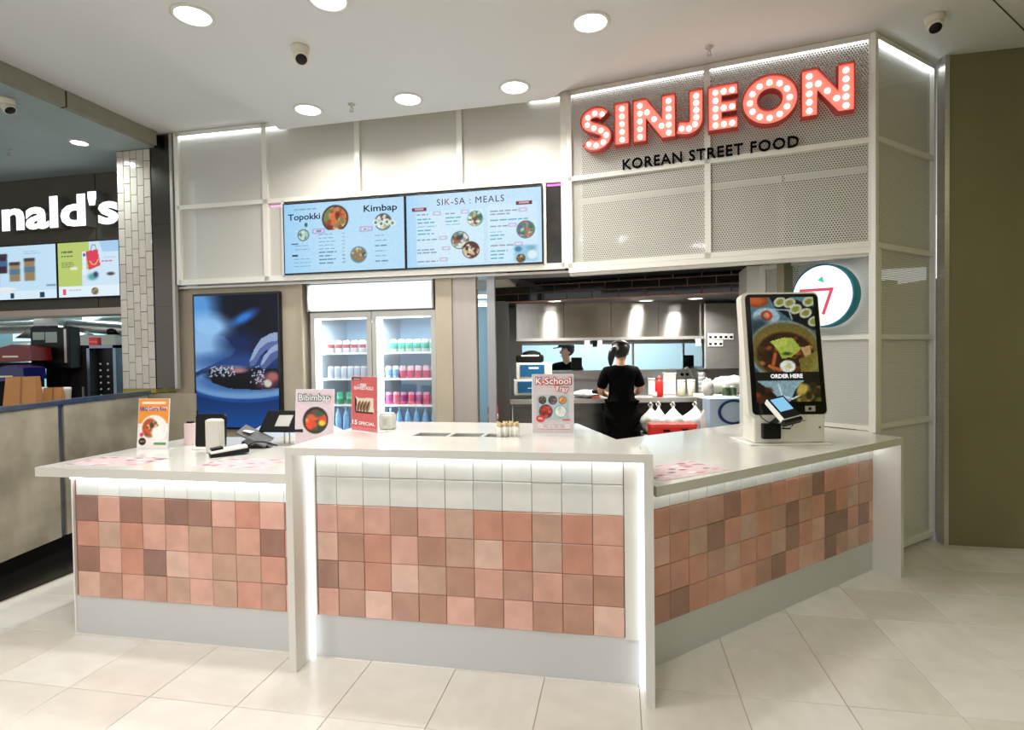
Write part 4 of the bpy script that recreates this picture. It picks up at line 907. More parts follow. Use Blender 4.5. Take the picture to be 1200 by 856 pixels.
# side bench at right with bags, jars, carton
sx0 = at(829, 470, 5.7).x
t = thing('side_bench', 'pale side bench at the right, under bags and green jars', 'bench', (0, 5.7, 0)); MB().box(sx0, sx0+.9, 0, .45, 1.0, 1.035).build('bench_top', M_wplastic, t)
for x in (sx0+.04, sx0+.86):
    for y in (.05, .40): MB().box(x-.02, x+.02, y-.02, y+.02, 0, 1.0).build('leg', M_steel, t)
MB().box(sx0+.02, sx0+.88, .03, .42, .35, .38).build('lower_shelf', M_steel, t)
blob('plastic_bag', 'large rumpled white bag of packaging on the side bench', 'plastic bag', (sx0+.40, 6.02, 1.036), (.28, .12, .11), M_film, 5)
blob('plastic_bag', 'smaller white bag on the side bench, left of the green jars', 'plastic bag', (sx0+.06, 5.86, 1.036), (.055, .08, .10), M_film, 6)
for k, px_ in enumerate((850.5, 859)):
    p = at(px_, 460, 5.8); t = thing('green_jar', 'green jar on the side bench, %s of the pair' % ('left', 'right')[k], 'jar', (p.x, 5.8, 1.035), 0, 'green jars'); MB().lathe([(.034, 0), (.036, .006), (.036, .075), (.032, .08)], 16).build('body', mat('jar_green', S(70, 92, 62), .35), t); MB().lathe([(.034, .078), (.035, .095), (0, .096)], 16).build('lid', mat('jar_lid', S(206, 206, 190), .4), t)
p = at(832, 497, 5.45); q = at(880, 467, 5.45)
t = thing('carton', 'pale blue carton printed with a dark blue ring, below the side bench', 'box', ((p.x+q.x)/2, 5.45, .36)); w = q.x-p.x; h = q.z-.36
MB().box(-w/2, w/2, 0, .22, 0, h, bev=.01).build('body', mat('carton_blue', S(184, 206, 226), .45, var=.06, vscale=8), t)
Rr = Matrix.Translation((.03, -.004, h-.13)) @ Matrix.Rotation(math.pi/2, 4, 'X') @ Matrix.Diagonal((1.25, 1, 1, 1)); MB().lathe([(.098, 0), (.098, .004), (.122, .004), (.122, 0)], 32, Rr, False, caps=False).build('ring_print', mat('ring_blue', S(24, 48, 104), .5), t)
t3_ = thing('crate', 'grey crate under the blue ringed carton', 'crate', ((p.x+q.x)/2, 5.45, 0)); MB().box(-w/2, w/2, 0, .22, .02, .355, bev=.01).build('body', M_plinth, t3_); MB().box(-w/2+.02, w/2-.02, .02, .2, 0, .03).build('foot', M_blackm, t3_)
p = at(831, 490, 5.6); o = blob('plastic_bag', 'clear bag of cups hanging beside the blue ringed carton', 'plastic bag', (p.x, 5.62, .60), (.07, .07, .20), M_film, 9)
bag_specs = ((763, 6.0, .115, .13, 11, 'tied white carrier bag under the bench, nearest the worker'), (772, 6.08, .075, .15, 12, 'tied white carrier bag with looped handles, second from the worker'), (789, 6.02, .105, .13, 13, 'tied white carrier bag under the bench, middle of the row'), (815, 6.0, .15, .13, 14, 'widest tied white carrier bag, right end under the bench'))
t = thing('low_shelf', 'low trolley carrying the tied carrier bags', 'trolley', (0, 5.85, 0)); xa_, xb_ = at(753, 500, 5.85).x, at(830, 500, 5.85).x
MB().box(xa_, xb_, 0, .33, .60, .63).build('shelf', M_steel, t)
for x in (xa_+.03, xb_-.03):
    for y in (.03, .30): MB().lathe([(.014, 0), (.014, .60)], 8, Matrix.Translation((x, y, 0))).build('leg', M_steel, t)
for px_, y, w, d, sd, lb in bag_specs:
    b = blob('carrier_bag', lb, 'plastic bag', (at(px_, 490, y).x, y, .63), (w, d, .165), M_film, sd, True, 'tied carrier bags')
    MB().tube([(-.012, 0, .272), (-.028, 0, .305), (-.004, 0, .325), (.018, 0, .30), (.010, 0, .272)], .007, 6).build('handle_loop', M_film, b)
p = at(790, 503, 5.2); t = thing('red_box', 'flat red box standing behind the right counter', 'box', (p.x, 5.2, .70)); MB().box(-.21, .21, 0, .14, 0, .115, bev=.006).build('body', M_red, t); MB().box(-.215, .215, -.005, .145, .095, .125, bev=.004).build('lid', mat('red_lid', S(232, 70, 62), .4), t)
MB().box(-.10, -.04, -.006, -.003, .055, .075).box(.07, .13, -.006, -.003, .06, .08).build('clip', M_blackm, t)
t2_ = thing('stool', 'low steel stand under the red box', 'stand', (p.x, 5.27, 0)); MB().box(-.24, .24, -.10, .12, .67, .70).build('top', M_steel, t2_)
for sx2 in (-.2, .2):
    for sy2 in (-.07, .09): MB().box(sx2-.015, sx2+.015, sy2-.015, sy2+.015, 0, .67).build('leg', M_steel, t2_)
# corridor seen through the gap
struct('wall_corridor', MB().box(-2.2, -.2, 8.6, 8.68, 0, 2.8), mat('corridor_blue', S(186, 212, 224), .6)); struct('wall_corridor_side', MB().box(-.215, -.20, 6.05, 8.6, 0, 2.8), mat('corridor_blue2', S(196, 214, 222), .6))
struct('ceiling_corridor', MB().box(-2.2, -.22, 5.6, 8.6, 2.62, 2.66), M_ceil)
for k, (py_, d) in enumerate(((346.5, 6.6), (356.5, 7.7))):
    p = at(565, py_, d); t = thing('tube_light', 'white tube light in the corridor behind the gap, %s one' % ('upper', 'lower')[k], 'light', (p.x, d, p.z)); MB().box(-.30, .10, -.03, .03, 0, .05).build('housing', M_wplastic, t); MB().box(-.11, -.09, -.01, .01, .05, 2.62-p.z).build('hanger', M_wplastic, t); MB().box(-.29, .09, -.035, .035, -.03, .0).build('tube', glow('tube_white', (.9, .97, 1), 5), t)
area_light('corridor_lamp', (-1.1, 7.1, 2.58), .8, 26, (.8, .94, 1))
p = at(578.5, 493, 5.62); t = thing('fire_extinguisher', 'small red fire extinguisher beside the kitchen jamb', 'extinguisher', (p.x, 5.45, .78)); MB().lathe([(.045, 0), (.05, .01), (.05, .20), (.03, .235), (.015, .24)], 16).build('body', M_red, t); MB().lathe([(.052, .09), (.052, .14)], 16).build('label', M_wplastic, t); MB().box(-.02, .02, -.02, .02, .24, .275).build('valve', M_blackm, t)
t = thing('shelf_bracket', 'small dark shelf holding the fire extinguisher', 'shelf', (p.x, 5.45, 0)); MB().box(-.07, .07, -.06, .08, .755, .78).box(-.05, .05, -.04, .06, 0, .755).build('stand', M_blackm, t)

# ================================================================== PEOPLE
def skin(name, V, E, roots, m, parent=None, sub=2, loc=None, rot=None):
    keys = list(V); ix = {k: i for i, k in enumerate(keys)}
    me = bpy.data.meshes.new(name); me.from_pydata([V[k][0] for k in keys], [(ix[a], ix[b]) for a, b in E], []); me.update()
    o = link(name, me, m, parent, None, loc, rot); md = o.modifiers.new('Skin', 'SKIN'); md.use_smooth_shade = True; md.branch_smoothing = .4
    if not me.skin_vertices: return o
    for k in keys:
        r = V[k][1]; sv = me.skin_vertices[0].data[ix[k]]; sv.radius = r if isinstance(r, tuple) else (r, r); sv.use_root = k in roots
    sd = o.modifiers.new('Sub', 'SUBSURF'); sd.levels = sub; sd.render_levels = sub
    return o
def person(label, loc, yaw, hy, arms, shirt, trousers, cap=False, ponytail=False):
    """figure about 1.6 m tall facing local +y; hy turns the head; arms = [(elbow, wrist, palm)] for left, right"""
    t = thing('person', label, 'person', loc, yaw)
    V = {'pelvis': ((0, 0, .84), (.145, .115)), 'belly': ((0, 0, .98), (.128, .10)), 'chest': ((0, -.01, 1.16), (.145, .105)), 'upper': ((0, -.01, 1.27), (.11, .08)),
         'neck': ((0, .0, 1.36), .05), 'neck2': ((0, .012, 1.395), .05)}
    Rz = Matrix.Translation((0, .015, 0)) @ Matrix.Rotation(hy, 4, 'Z') @ Matrix.Translation((0, -.015, 0))
    hd_ = lambda x, y, z: tuple(Rz @ Vector((x, y, z)))
    V['jaw'] = (hd_(0, .035, 1.435), (.058, .070)); V['skull'] = (hd_(0, .025, 1.505), (.075, .092)); V['crown'] = (hd_(0, .015, 1.565), (.055, .065))
    E = [('pelvis', 'belly'), ('belly', 'chest'), ('chest', 'upper'), ('upper', 'neck'), ('neck', 'neck2'), ('neck2', 'jaw'), ('jaw', 'skull'), ('skull', 'crown')]
    for s, n in ((-1, 'l'), (1, 'r')):
        el, wr, pm = arms[0 if s < 0 else 1]
        V['sh'+n] = ((s*.150, -.005, 1.30), .058); V['ua'+n] = (tuple((Vector((s*.165, 0, 1.27)) + Vector(el))/2), .046); V['el'+n] = (el, .040); V['wr'+n] = (wr, .027); V['pa'+n] = (pm, (.036, .020))
        E += [('upper', 'sh'+n), ('sh'+n, 'ua'+n), ('ua'+n, 'el'+n), ('el'+n, 'wr'+n), ('wr'+n, 'pa'+n)]
        V['hp'+n] = ((s*.085, 0, .78), .095); V['th'+n] = ((s*.088, .005, .62), .08); V['kn'+n] = ((s*.088, .015, .44), .056); V['cf'+n] = ((s*.088, -.01, .30), .054); V['an'+n] = ((s*.088, -.015, .085), .036); V['toe'+n] = ((s*.095, .12, .035), .033)
        E += [('pelvis', 'hp'+n), ('hp'+n, 'th'+n), ('th'+n, 'kn'+n), ('kn'+n, 'cf'+n), ('cf'+n, 'an'+n), ('an'+n, 'toe'+n)]
        d = (Vector(pm)-Vector(wr)).normalized(); sd = d.cross(Vector((0, 0, 1))).normalized()
        for f, (o_, ln) in enumerate(((-.026, .055), (-.009, .068), (.009, .072), (.026, .062))):
            b0 = Vector(pm) + sd*o_*1.0 + d*.018; V['f%d%s' % (f, n)] = (tuple(b0), .0085); V['g%d%s' % (f, n)] = (tuple(b0+d*ln*.55+Vector((0, 0, -.006))), .008); V['h%d%s' % (f, n)] = (tuple(b0+d*ln*.85+Vector((0, 0, -.026))), .0065)
            E += [('f%d%s' % (f, n), 'g%d%s' % (f, n)), ('g%d%s' % (f, n), 'h%d%s' % (f, n))]
        b0 = Vector(pm) - sd*s*.022 - d*.012; V['t0'+n] = (tuple(b0), .010); V['t1'+n] = (tuple(b0 - sd*s*.026 + d*.026), .009); V['t2'+n] = (tuple(b0 - sd*s*.028 + d*.052 + Vector((0, 0, -.008))), .007)
        E += [('t0'+n, 't1'+n), ('t1'+n, 't2'+n)]
    roots = {'pelvis'} | {k for k in V if (k[0] == 'f' and k[1].isdigit()) or k.startswith('t0')}
    body = skin('body', V, E, roots, M_skin, t)
    fc = MB()                                           # nose, ears, eyes, mouth
    fc.lathe([(.0, .030), (.010, .012), (.014, -.008), (.0, -.014)], 10, Rz @ Matrix.Translation((0, .101, 1.478)), True, .8, 1.0)
    for s in (-1, 1): fc.lathe([(.0, .030), (.012, .018), (.013, -.012), (.0, -.030)], 10, Rz @ Matrix.Translation((s*.078, .012, 1.485)), True, .6, 1.5)
    fc.build('nose_and_ears', M_skin, t)
    ey = MB()
    for s in (-1, 1): ey.lathe([(.0, .008), (.011, 0), (.0, -.008)], 10, Rz @ Matrix.Translation((s*.030, .097, 1.505)))
    ey.build('eyes', M_blackm, t)
    MB().lathe([(.0, .006), (.022, 0), (.0, -.006)], 10, Rz @ Matrix.Translation((0, .098, 1.437)), True, 1, .4).build('mouth', mat('lips', S(176, 96, 88), .5), t)
    g = lambda k, dr: (V[k][0], tuple(r+dr for r in V[k][1]) if isinstance(V[k][1], tuple) else V[k][1]+dr)
    SV = {k: g(k, .014) for k in ('pelvis', 'belly', 'chest', 'upper', 'shl', 'shr', 'ual', 'uar')}; SV['neck'] = (V['neck'][0], .060); SV['hem'] = ((0, 0, .74), (.168, .138)); SV['pelvis'] = (V['pelvis'][0], (.168, .138))
    for n in 'lr': SV['sl'+n] = (tuple(Vector(V['ua'+n][0])*.25 + Vector(V['el'+n][0])*.75), .062)
    skin('t_shirt', SV, [('hem', 'pelvis'), ('pelvis', 'belly'), ('belly', 'chest'), ('chest', 'upper'), ('upper', 'neck'), ('upper', 'shl'), ('upper', 'shr'), ('shl', 'ual'), ('shr', 'uar'), ('ual', 'sll'), ('uar', 'slr')], {'pelvis'}, shirt, t)
    TV = {'pelvis': (V['pelvis'][0], (.160, .130))}
    for n in 'lr':
        for k in ('hp', 'th', 'kn', 'cf', 'an'): TV[k+n] = (V[k+n][0], V[k+n][1]+(.026 if k != 'hp' else .022))
    skin('trousers', TV, [('pelvis', 'hpl'), ('pelvis', 'hpr')] + [(a+n, b+n) for n in 'lr' for a, b in (('hp', 'th'), ('th', 'kn'), ('kn', 'cf'), ('cf', 'an'))], {'pelvis'}, trousers, t)
    for s in (-1, 1): MB().lathe([(.045, 0), (.05, .02), (.04, .07), (0, .08)], 14, Matrix.Translation((s*.092, .045, 0)), True, .85, 2.1).build('shoe', M_black, t)
    M_hair = mat('black_hair', S(20, 17, 16), .45, bump=.3, bscale=60)
    bm = bmesh.new(); bmesh.ops.create_uvsphere(bm, u_segments=24, v_segments=16, radius=1)
    for v in bm.verts:
        x, y, z = v.co; fr = max(0.0, y); v.co = Vector((x*.092, y*.108 - .004, z*.098 + (.050*fr if z < .35 else 0)))
        if z < 0 and y > .1: v.co.z = max(v.co.z, .02 + .03*fr); v.co.y = min(v.co.y, .075)
    MB().bm(bm, Rz @ Matrix.Translation((0, .018, 1.525)), True).build('hair', M_hair, t)
    if ponytail:
        pt = skin('ponytail', {'a': (hd_(-.02, -.09, 1.545), .035), 'b': (hd_(-.055, -.12, 1.50), .045), 'c': (hd_(-.075, -.115, 1.42), .036), 'd': (hd_(-.08, -.10, 1.35), .014)}, [('a', 'b'), ('b', 'c'), ('c', 'd')], {'a'}, M_hair, t)
        MB().lathe([(.030, -.008), (.036, 0), (.030, .008)], 14, Rz @ Matrix.Translation((-.03, -.098, 1.535)) @ Matrix.Rotation(1.2, 4, 'X')).build('hair_tie', M_wplastic, t)
        MB().lathe([(.097, -.006), (.099, 0), (.097, .006)], 28, Rz @ Matrix.Translation((0, .02, 1.56)) @ Matrix.Rotation(-.5, 4, 'X'), True, .97, 1.08).build('headband', mat('headband', S(120, 112, 108), .5), t)
        MB().lathe([(.150, .98), (.176, .90), (.190, .78), (.198, .58), (.200, .42), (.190, .42), (.180, .8)], 32, None, True, 1.0, .80, caps=False).build('apron', mat('apron_black', S(7, 7, 7), .9, spec=.1), t)
    if cap:
        bm = bmesh.new(); bmesh.ops.create_uvsphere(bm, u_segments=24, v_segments=12, radius=1)
        for v in bm.verts: v.co = Vector((v.co.x*.100, v.co.y*.115, max(0.0, v.co.z)*.085))
        cp = MB().bm(bm, Rz @ Matrix.Translation((0, .018, 1.545)), True).build('cap', mat('navy_cap', S(24, 30, 44), .7), t)
        MB().lathe([(.0, .006), (.08, .006), (.085, 0), (.08, -.004), (0, -.004)], 18, Rz @ Matrix.Translation((0, .125, 1.548)) @ Matrix.Rotation(-.15, 4, 'X'), True, .85, .95).build('brim', MATS['navy_cap'], cp)
    return t
M_tee = mat('black_tee', S(7, 7, 8), .9, bump=.1, bscale=20, spec=.1); M_trs = mat('black_trousers', S(7, 7, 8), .9, spec=.1)
pw = at(728, 450, 5.92)
person('person in black t-shirt and apron with ponytail working at the bench, seen from behind', (pw.x, 5.92, 0), -.06, -.35,
       [((-.215, .03, 1.08), (-.14, .20, 1.035), (-.115, .27, 1.03)), ((.205, .02, 1.10), (.165, .18, 1.045), (.14, .255, 1.035))], M_tee, M_trs, ponytail=True)
pm_ = at(664, 420, 7.5)
person('person in dark cap and black shirt beyond the pass window, head turned left', (pm_.x, 7.5, .015), math.pi-.15, -1.15,
       [((-.22, .04, 1.06), (-.15, .22, 1.02), (-.12, .29, 1.02)), ((.22, .04, 1.06), (.15, .22, 1.02), (.12, .29, 1.02))], M_tee, M_trs, cap=True)
# ================================================================== CARDS AND THINGS ON THE COUNTERS
M_acr = mat('clear_acrylic', S(232, 234, 234), .1, spec=.8)
def card(name, label, P, yaw, W, H, cv, lean=.10, edge=None):
    """printed sheet in an L-shaped acrylic stand"""
    t = thing(name, label, 'sign', P, yaw)
    R = (-lean, 0, 0)
    o = MB().box(-W/2, W/2, .0, .004, .002, H).build('stand_back', edge or M_acr, t, None, None, R)
    MB().box(-W/2, W/2, -.005, .075, 0, .003).build('stand_foot', M_acr, t)
    link('print', cv.mesh(W-.008, H-.008, 'print'), V_print, t, None, (-W/2+.004, -.0015, .006), R); return t
def on(cnt, px, py): p = atz(px, py, {'L': LT, 'C': CT, 'R': RT}[cnt]); return p
# orange curry card
cv = Canvas(56, 82, (236, 226, 222)); cv.rect(0, 0, 1, .5, (232, 150, 56)); cv.poly([(0, .5), (1, .5), (1, .46), (.5, .60), (0, .46)], (238, 170, 84), .7); cv.rect(.10, .055, .90, .115, (246, 226, 206), .95)
cv.rect(.05, .175, .95, .235, (240, 206, 214), .95); cv.ell(.53, .60, .44, .27, (246, 244, 240), .05); cv.ell(.52, .60, .40, .24, (228, 226, 222), .06); cv.ell(.52, .60, .37, .22, (240, 238, 232), .06)
cv.ell(.40, .585, .25, .19, (176, 84, 40), .12)
for _ in range(26): cv.ell(.28+.36*RNG.rand(), .46+.26*RNG.rand(), .05, .03, [(206, 90, 50), (226, 170, 140), (150, 60, 30), (200, 130, 70), (90, 100, 60)][RNG.randint(5)], .4)
cv.ell(.46, .53, .06, .05, (50, 70, 50), .4); cv.ell(.66, .68, .20, .12, (244, 242, 238), .2); cv.ell(.14, .72, .06, .04, (214, 60, 90), .3); cv.ell(.17, .855, .12, .075, (38, 30, 22), .08); cv.lines(.10, .24, .855, .855, 1, (206, 170, 90), .03, 0); cv.rect(.55, .875, .95, .92, (70, 130, 74), .9, .02)
pa_, pb_ = on('L', 159.5, 527), on('L', 197, 527); W = (pb_-pa_).length
cv.grain(.025, 1.08); ca = card('counter_card', 'orange and white counter card with a curry rice plate, on the left counter', tuple((pa_+pb_)/2), -.12, W, W*1.50, cv)
text('heading', 'BBQ Curry Rice', ca, 0, W*1.18, .034, mat('ink_purple', S(110, 50, 110), .6), W*1.18*.0998-.006, bold=.0006, fit=(W*.84, None))
# bibimbap card
cv = Canvas(60, 84, (214, 196, 200)); cv.ell(.53, .55, .33, .235, (22, 22, 22), .05); cv.ell(.54, .56, .29, .20, (70, 48, 30), .06); cl = cv.mask(.54, .56, .28, .2)
for _ in range(24): cv.ell(.30+.5*RNG.rand(), .40+.30*RNG.rand(), .09, .05, [(200, 70, 40), (70, 90, 50), (206, 180, 60), (110, 70, 40), (40, 60, 40)][RNG.randint(5)], .4, 0, 1, cl)
cv.ell(.40, .50, .10, .06, (206, 84, 60), .3, 0, 1, cl); cv.ell(.34, .64, .11, .07, (226, 70, 40), .3, 0, 1, cl); cv.ell(.70, .60, .09, .05, (220, 190, 60), .3, 0, 1, cl); cv.ell(.60, .44, .12, .05, (60, 84, 60), .3, 0, 1, cl)
pa_, pb_ = at(348, 522, 3.70), at(388, 522, 3.62); W = (pb_-pa_).length
cv.grain(.025, 1.08); cb_ = card('counter_card', 'pale pink Bibimbap counter card half hidden behind the raised counter', ((pa_.x+pb_.x)/2, 3.66, LT), -.10, W, W*1.42, cv)
text('heading', 'Bibimbap', cb_, 0, W*1.185, .052, mat('ink_greygreen', S(92, 104, 90), .6), W*1.185*.0998-.006, bold=.0042, fit=(W*.86, W*.25)); text('heading', 'Bibimbap', cb_, 0, W*1.185, .052, mat('ink_white', S(240, 240, 236), .6), W*1.185*.0998-.010, bold=.0006, fit=(W*.80, W*.21))
# red seaweed rolls card
cv = Canvas(50, 98, (202, 100, 100)); cv.rect(0, .02, .38, .075, (20, 18, 20)); cv.rect(.09, .038, .34, .058, (226, 220, 220), .8); cv.poly([(.15, .365), (.30, .40), (.85, .385), (.88, .66), (.16, .66)], (216, 206, 186)); cv.rect(.16, .64, .85, .672, (40, 24, 18)); cv.poly([(.14, .36), (.22, .44), (.20, .66), (.14, .64)], (30, 22, 16))
for k in range(4): cv.ell(.30+.12*k, .55, .055, .10, (60, 36, 20), .2, .25); cv.ell(.32+.12*k, .55, .025, .09, (176, 120, 80), .4, .25)
cv.rect(.0, .93, 1, 1, (214, 120, 122)); cv.lines(.22, .62, .155, .155, 1, (240, 220, 216), .012, .3)
pa_, pb_ = on('C', 411.5, 504.5), on('C', 443, 508.5); W = (pb_-pa_).length
cv.grain(.025, 1.08); cr = card('counter_card', 'tall red 15 SPECIAL counter card on the raised counter', tuple((pa_+pb_)/2), math.atan2(pb_.y-pa_.y, pb_.x-pa_.x), W*.97, at(411, 441, pa_.y).z-CT, cv, .02)
Hc = at(411, 441, pa_.y).z-CT; M_ink = MATS['ink_white']
text('heading', 'FRIED', cr, 0, Hc*.845, .022, M_ink, Hc*.845*.02-.005, bold=.0005); text('heading', 'SEAWEED ROLLS', cr, 0, Hc*.79, .026, M_ink, Hc*.79*.02-.005, bold=.0006, fit=(W*.72, None)); text('price', '15', cr, -W*.33, Hc*.165, .055, M_ink, Hc*.165*.02-.005, bold=.0015, fit=(W*.19, Hc*.085)); text('price', 'SPECIAL', cr, W*.12, Hc*.155, .042, M_ink, Hc*.155*.02-.005, bold=.001, fit=(W*.60, Hc*.06))
# K-School tray card
cv = Canvas(64, 90, (208, 196, 198)); cv.rect(.12, .37, .88, .76, (150, 176, 180), 1, .06); cv.rect(.15, .385, .85, .745, (176, 196, 198), 1, .06)
for cx, cy, r, pal in ((.25, .44, .085, [(60, 50, 30), (190, 160, 90), (120, 110, 60)]), (.50, .44, .095, [(90, 70, 90), (170, 110, 80), (60, 50, 60)]), (.74, .44, .085, [(210, 150, 70), (230, 190, 130), (190, 110, 60)])): cv.food(cx, cy, r*.72, pal, 14, (40, 40, 44))
cv.food(.33, .63, .105, [(150, 30, 24), (190, 50, 36), (206, 90, 60), (100, 20, 20)], 26, (50, 30, 30), bs=.35); cv.food(.69, .63, .095, [(226, 226, 214), (240, 240, 232), (190, 200, 180)], 16, (100, 150, 170)); cv.ell(.20, .755, .105, .062, (206, 56, 54), .1); cv.lines(.14, .27, .745, .765, 2, (240, 200, 200), .014, .1); cv.rect(.74, .755, .92, .785, (214, 90, 84), .8); cv.rect(.12, .85, .92, .93, (224, 214, 214)); cv.rect(.12, .92, .92, .932, (206, 110, 116)); cv.lines(.27, .80, .865, .895, 2, (120, 110, 116), .014, .1)
pa_, pb_ = on('C', 623.5, 508.5), on('C', 673, 509.5); W = (pb_-pa_).length*.985; Hc = at(640, 438.5, pa_.y).z-CT
cv.grain(.025, 1.08); ck = card('counter_card', 'pale pink K-School Tray counter card on the raised counter', tuple((pa_+pb_)/2), -.19, W, Hc, cv, .04)
M_inkr = mat('ink_red', S(206, 52, 58), .6)
for bo, mm, dy in ((.0052, M_inkr, -.006), (.0010, M_ink, -.010)):
    text('heading', 'K-School', ck, .004, Hc*.885, .062, mm, Hc*.885*.04+dy, bold=bo, fit=(W*.84+bo*2-.004, Hc*.105+bo*2)); text('heading', 'Tray', ck, W*.22, Hc*.745, .056, mm, Hc*.745*.04+dy, bold=bo, fit=(W*.32+bo*2-.004, Hc*.10+bo*2))
# napkins, chopsticks
p = on('C', 454, 503); t = thing('napkin_dispenser', 'white napkin holder on the raised counter beside the red card', 'napkin holder', (p.x, p.y, CT), -.3)
MB().box(-.045, .045, -.025, .03, 0, .085, bev=.008).build('case', M_wplastic, t); MB().box(-.012, .012, -.0265, -.024, .025, .062).build('slot', mat('napkin_slot', S(206, 198, 180), .6), t); MB().box(-.04, .04, -.02, .025, .083, .094, bev=.003).build('napkins', mat('paper_white', S(242, 240, 236), .8), t)
p0 = on('C', 595, 512.5)
for k in range(4):
    q = p0 + Vector((-.042+.029*k, .006*((k*7) % 3), 0)); t = thing('paper_cup_stack', 'short upright bundle of paper-wrapped cutlery, %s of the four' % ('leftmost', 'second', 'third', 'rightmost')[k], 'cutlery', (q.x, q.y+.015, CT), 0, 'cutlery bundles on the raised counter')
    for a in range(5):
        ox, oy = .009*math.cos(a*1.256+k), .012*math.sin(a*1.256+k)
        MB().lathe([(.0075, 0), (.0078, .050+.003*(a % 2))], 9, Matrix.Translation((ox, oy, 0))).build('sleeve', M_wplastic, t); MB().lathe([(.0058, .048), (.0058, .068+.005*((a+k) % 3)), (0, .070+.005*((a+k) % 3))], 8, Matrix.Translation((ox, oy, 0))).build('wooden_end', mat('pale_wood', S(216, 190, 150), .7), t)
# placemats printed with pictures
def placemat(px, py, yaw, w, d, lab, cnt, seed):
    global RNG
    cv = Canvas(64, 44, (216, 190, 192)); r = np.random.RandomState(seed)
    for _ in range(26):
        x, y = r.rand(), r.rand(); cv.ell(x, y, .035+.03*r.rand(), .03+.03*r.rand(), [(150, 70, 78), (84, 66, 86), (196, 120, 124), (240, 232, 230), (120, 96, 110), (176, 40, 44)][r.randint(6)], .3)
    for _ in range(12): x, y = r.rand()*.9, r.rand(); cv.rect(x, y, x+.10, y+.02, (150, 120, 130), .6)
    p = on(cnt, px, py); t = thing('placemat', lab, 'placemat', (p.x, p.y, {'L': LT, 'R': RT}[cnt]), yaw)
    MB().box(-w/2, w/2, -d/2, d/2, .0004, .0014).build('sheet', mat('placemat_paper', S(230, 222, 220), .6), t)
    link('print', cv.mesh(w-.01, d-.01, 'print'), V_print, t, None, (-w/2+.005, -d/2+.005, .0022), (-math.pi/2, 0, 0))
    return t
placemat(140, 541, -.185, .46, .26, 'printed pink placemat at the left end of the left counter', 'L', 4); placemat(286, 543, -.185, .42, .25, 'printed pink placemat beside the raised counter on the left', 'L', 5); placemat(793, 551.5, .52, .46, .27, 'printed pink placemat at the near end of the right counter', 'R', 6)
# left counter gear
p = on('L', 224, 521.5); t = thing('pink_holder', 'slim pale pink box with black top on the left counter', 'box', (p.x, p.y, LT), -.15); MB().box(-.036, .036, -.02, .03, 0, .145, bev=.003).build('body', mat('pale_pink', S(232, 206, 206), .5), t); MB().box(-.022, .014, -.012, .02, .145, .158, bev=.002).build('top', M_black, t)
p = on('L', 250, 527); t = thing('black_display', 'black tablet seen from behind beside the pink box', 'tablet', (p.x-.03, p.y+.03, LT), -.15)
MB().rrect(.205, .215, .02, 0, .022, -.01, .115).build('back', M_black, t, None, None, (-.06, 0, 0)); MB().box(-.10, .05, -.05, .08, 0, .012, bev=.004).build('foot', M_wplastic, t); MB().box(-.03, .03, .02, .06, .012, .07).build('stand', M_black, t); MB().tube([(-.105, .02, .20), (-.115, .03, .235), (-.108, .03, .25)], .006, 6).build('stylus', M_black, t)
p = on('L', 254.5, 530); t = thing('receipt_printer', 'tall white receipt printer in front of the black tablet', 'printer', (p.x, p.y-.02, LT), -.15); MB().box(-.048, .048, -.03, .03, .0, .205, bev=.010).build('body', mat('printer_grey', S(206, 202, 192), .4), t); MB().box(-.035, .035, -.020, .020, .2045, .208).build('lid', M_wplastic, t)
p = on('L', 266, 535); t = thing('card_terminal', 'white and black card payment terminal lying on the left counter', 'card reader', (p.x, p.y+.03, LT), .62)
MB().box(-.105, .105, -.038, .038, .004, .03, bev=.006).build('base', M_black, t, None, None, (0, -.08, 0)); MB().box(-.10, .10, -.034, .034, .028, .048, bev=.005).build('shell', M_wplastic, t, None, None, (0, -.10, 0)); MB().box(-.095, -.03, -.030, .030, .044, .062, bev=.004).build('printer_hump', M_black, t, None, None, (0, -.10, 0)); MB().tube([(.09, .02, .04), (.16, .05, .06), (.22, .10, .045), (.30, .14, .01)], .005, 6).build('cable', M_black, t)
p = on('L', 303, 524.5); t = thing('payment_tablet', 'grey angled payment tablet turned away on the left counter', 'tablet', (p.x, p.y, LT), .15)
MB().panel([(-.10, .0), (.085, .0), (.065, .02), (-.03, .02), (-.085, .05)], -.05, .06).build('base', M_black, t)
MB().box(-.10, .10, -.075, .075, -.008, .008, bev=.005).build('tablet', mat('dark_grey_plastic', S(92, 92, 92), .35), t, None, (-.02, 0, .075), (0.25, .50, 0)); MB().box(-.11, -.06, -.05, .04, .085, .088).build('paper', M_wplastic, t, None, None, (0, .3, 0))
p = on('L', 336, 522); t = thing('point_of_sale_screen', 'black point of sale screen on a thin stand beside the Bibimbap card', 'screen', (p.x+.0, p.y+.02, LT), -.15)
MB().box(-.155, .155, -.010, .010, -.085, .085, bev=.006).build('screen', M_black, t, None, (-.015, 0, .155), (-.75, 0, 0)); MB().box(-.05, .05, -.016, -.010, -.05, .04).build('mount_plate', M_alu, t, None, (-.015, 0, .155), (-.75, 0, 0))
MB().tube([(-.018, -.01, .01), (-.020, .0, .14)], .005, 8).tube([(.018, -.01, .01), (.014, .0, .14)], .005, 8).build('stand', M_alu, t); MB().box(-.07, .09, -.05, .06, 0, .008, bev=.003).build('foot', M_alu, t)
pp = FA.at(330, 510, -.3)
t = thing('white_dome_lid', 'large pale rounded cover behind the left counter gear', 'cover', tuple(FA.w(FA.at(345, 510, -.35)[0]+.05, -.38, .70)), FA.yaw)
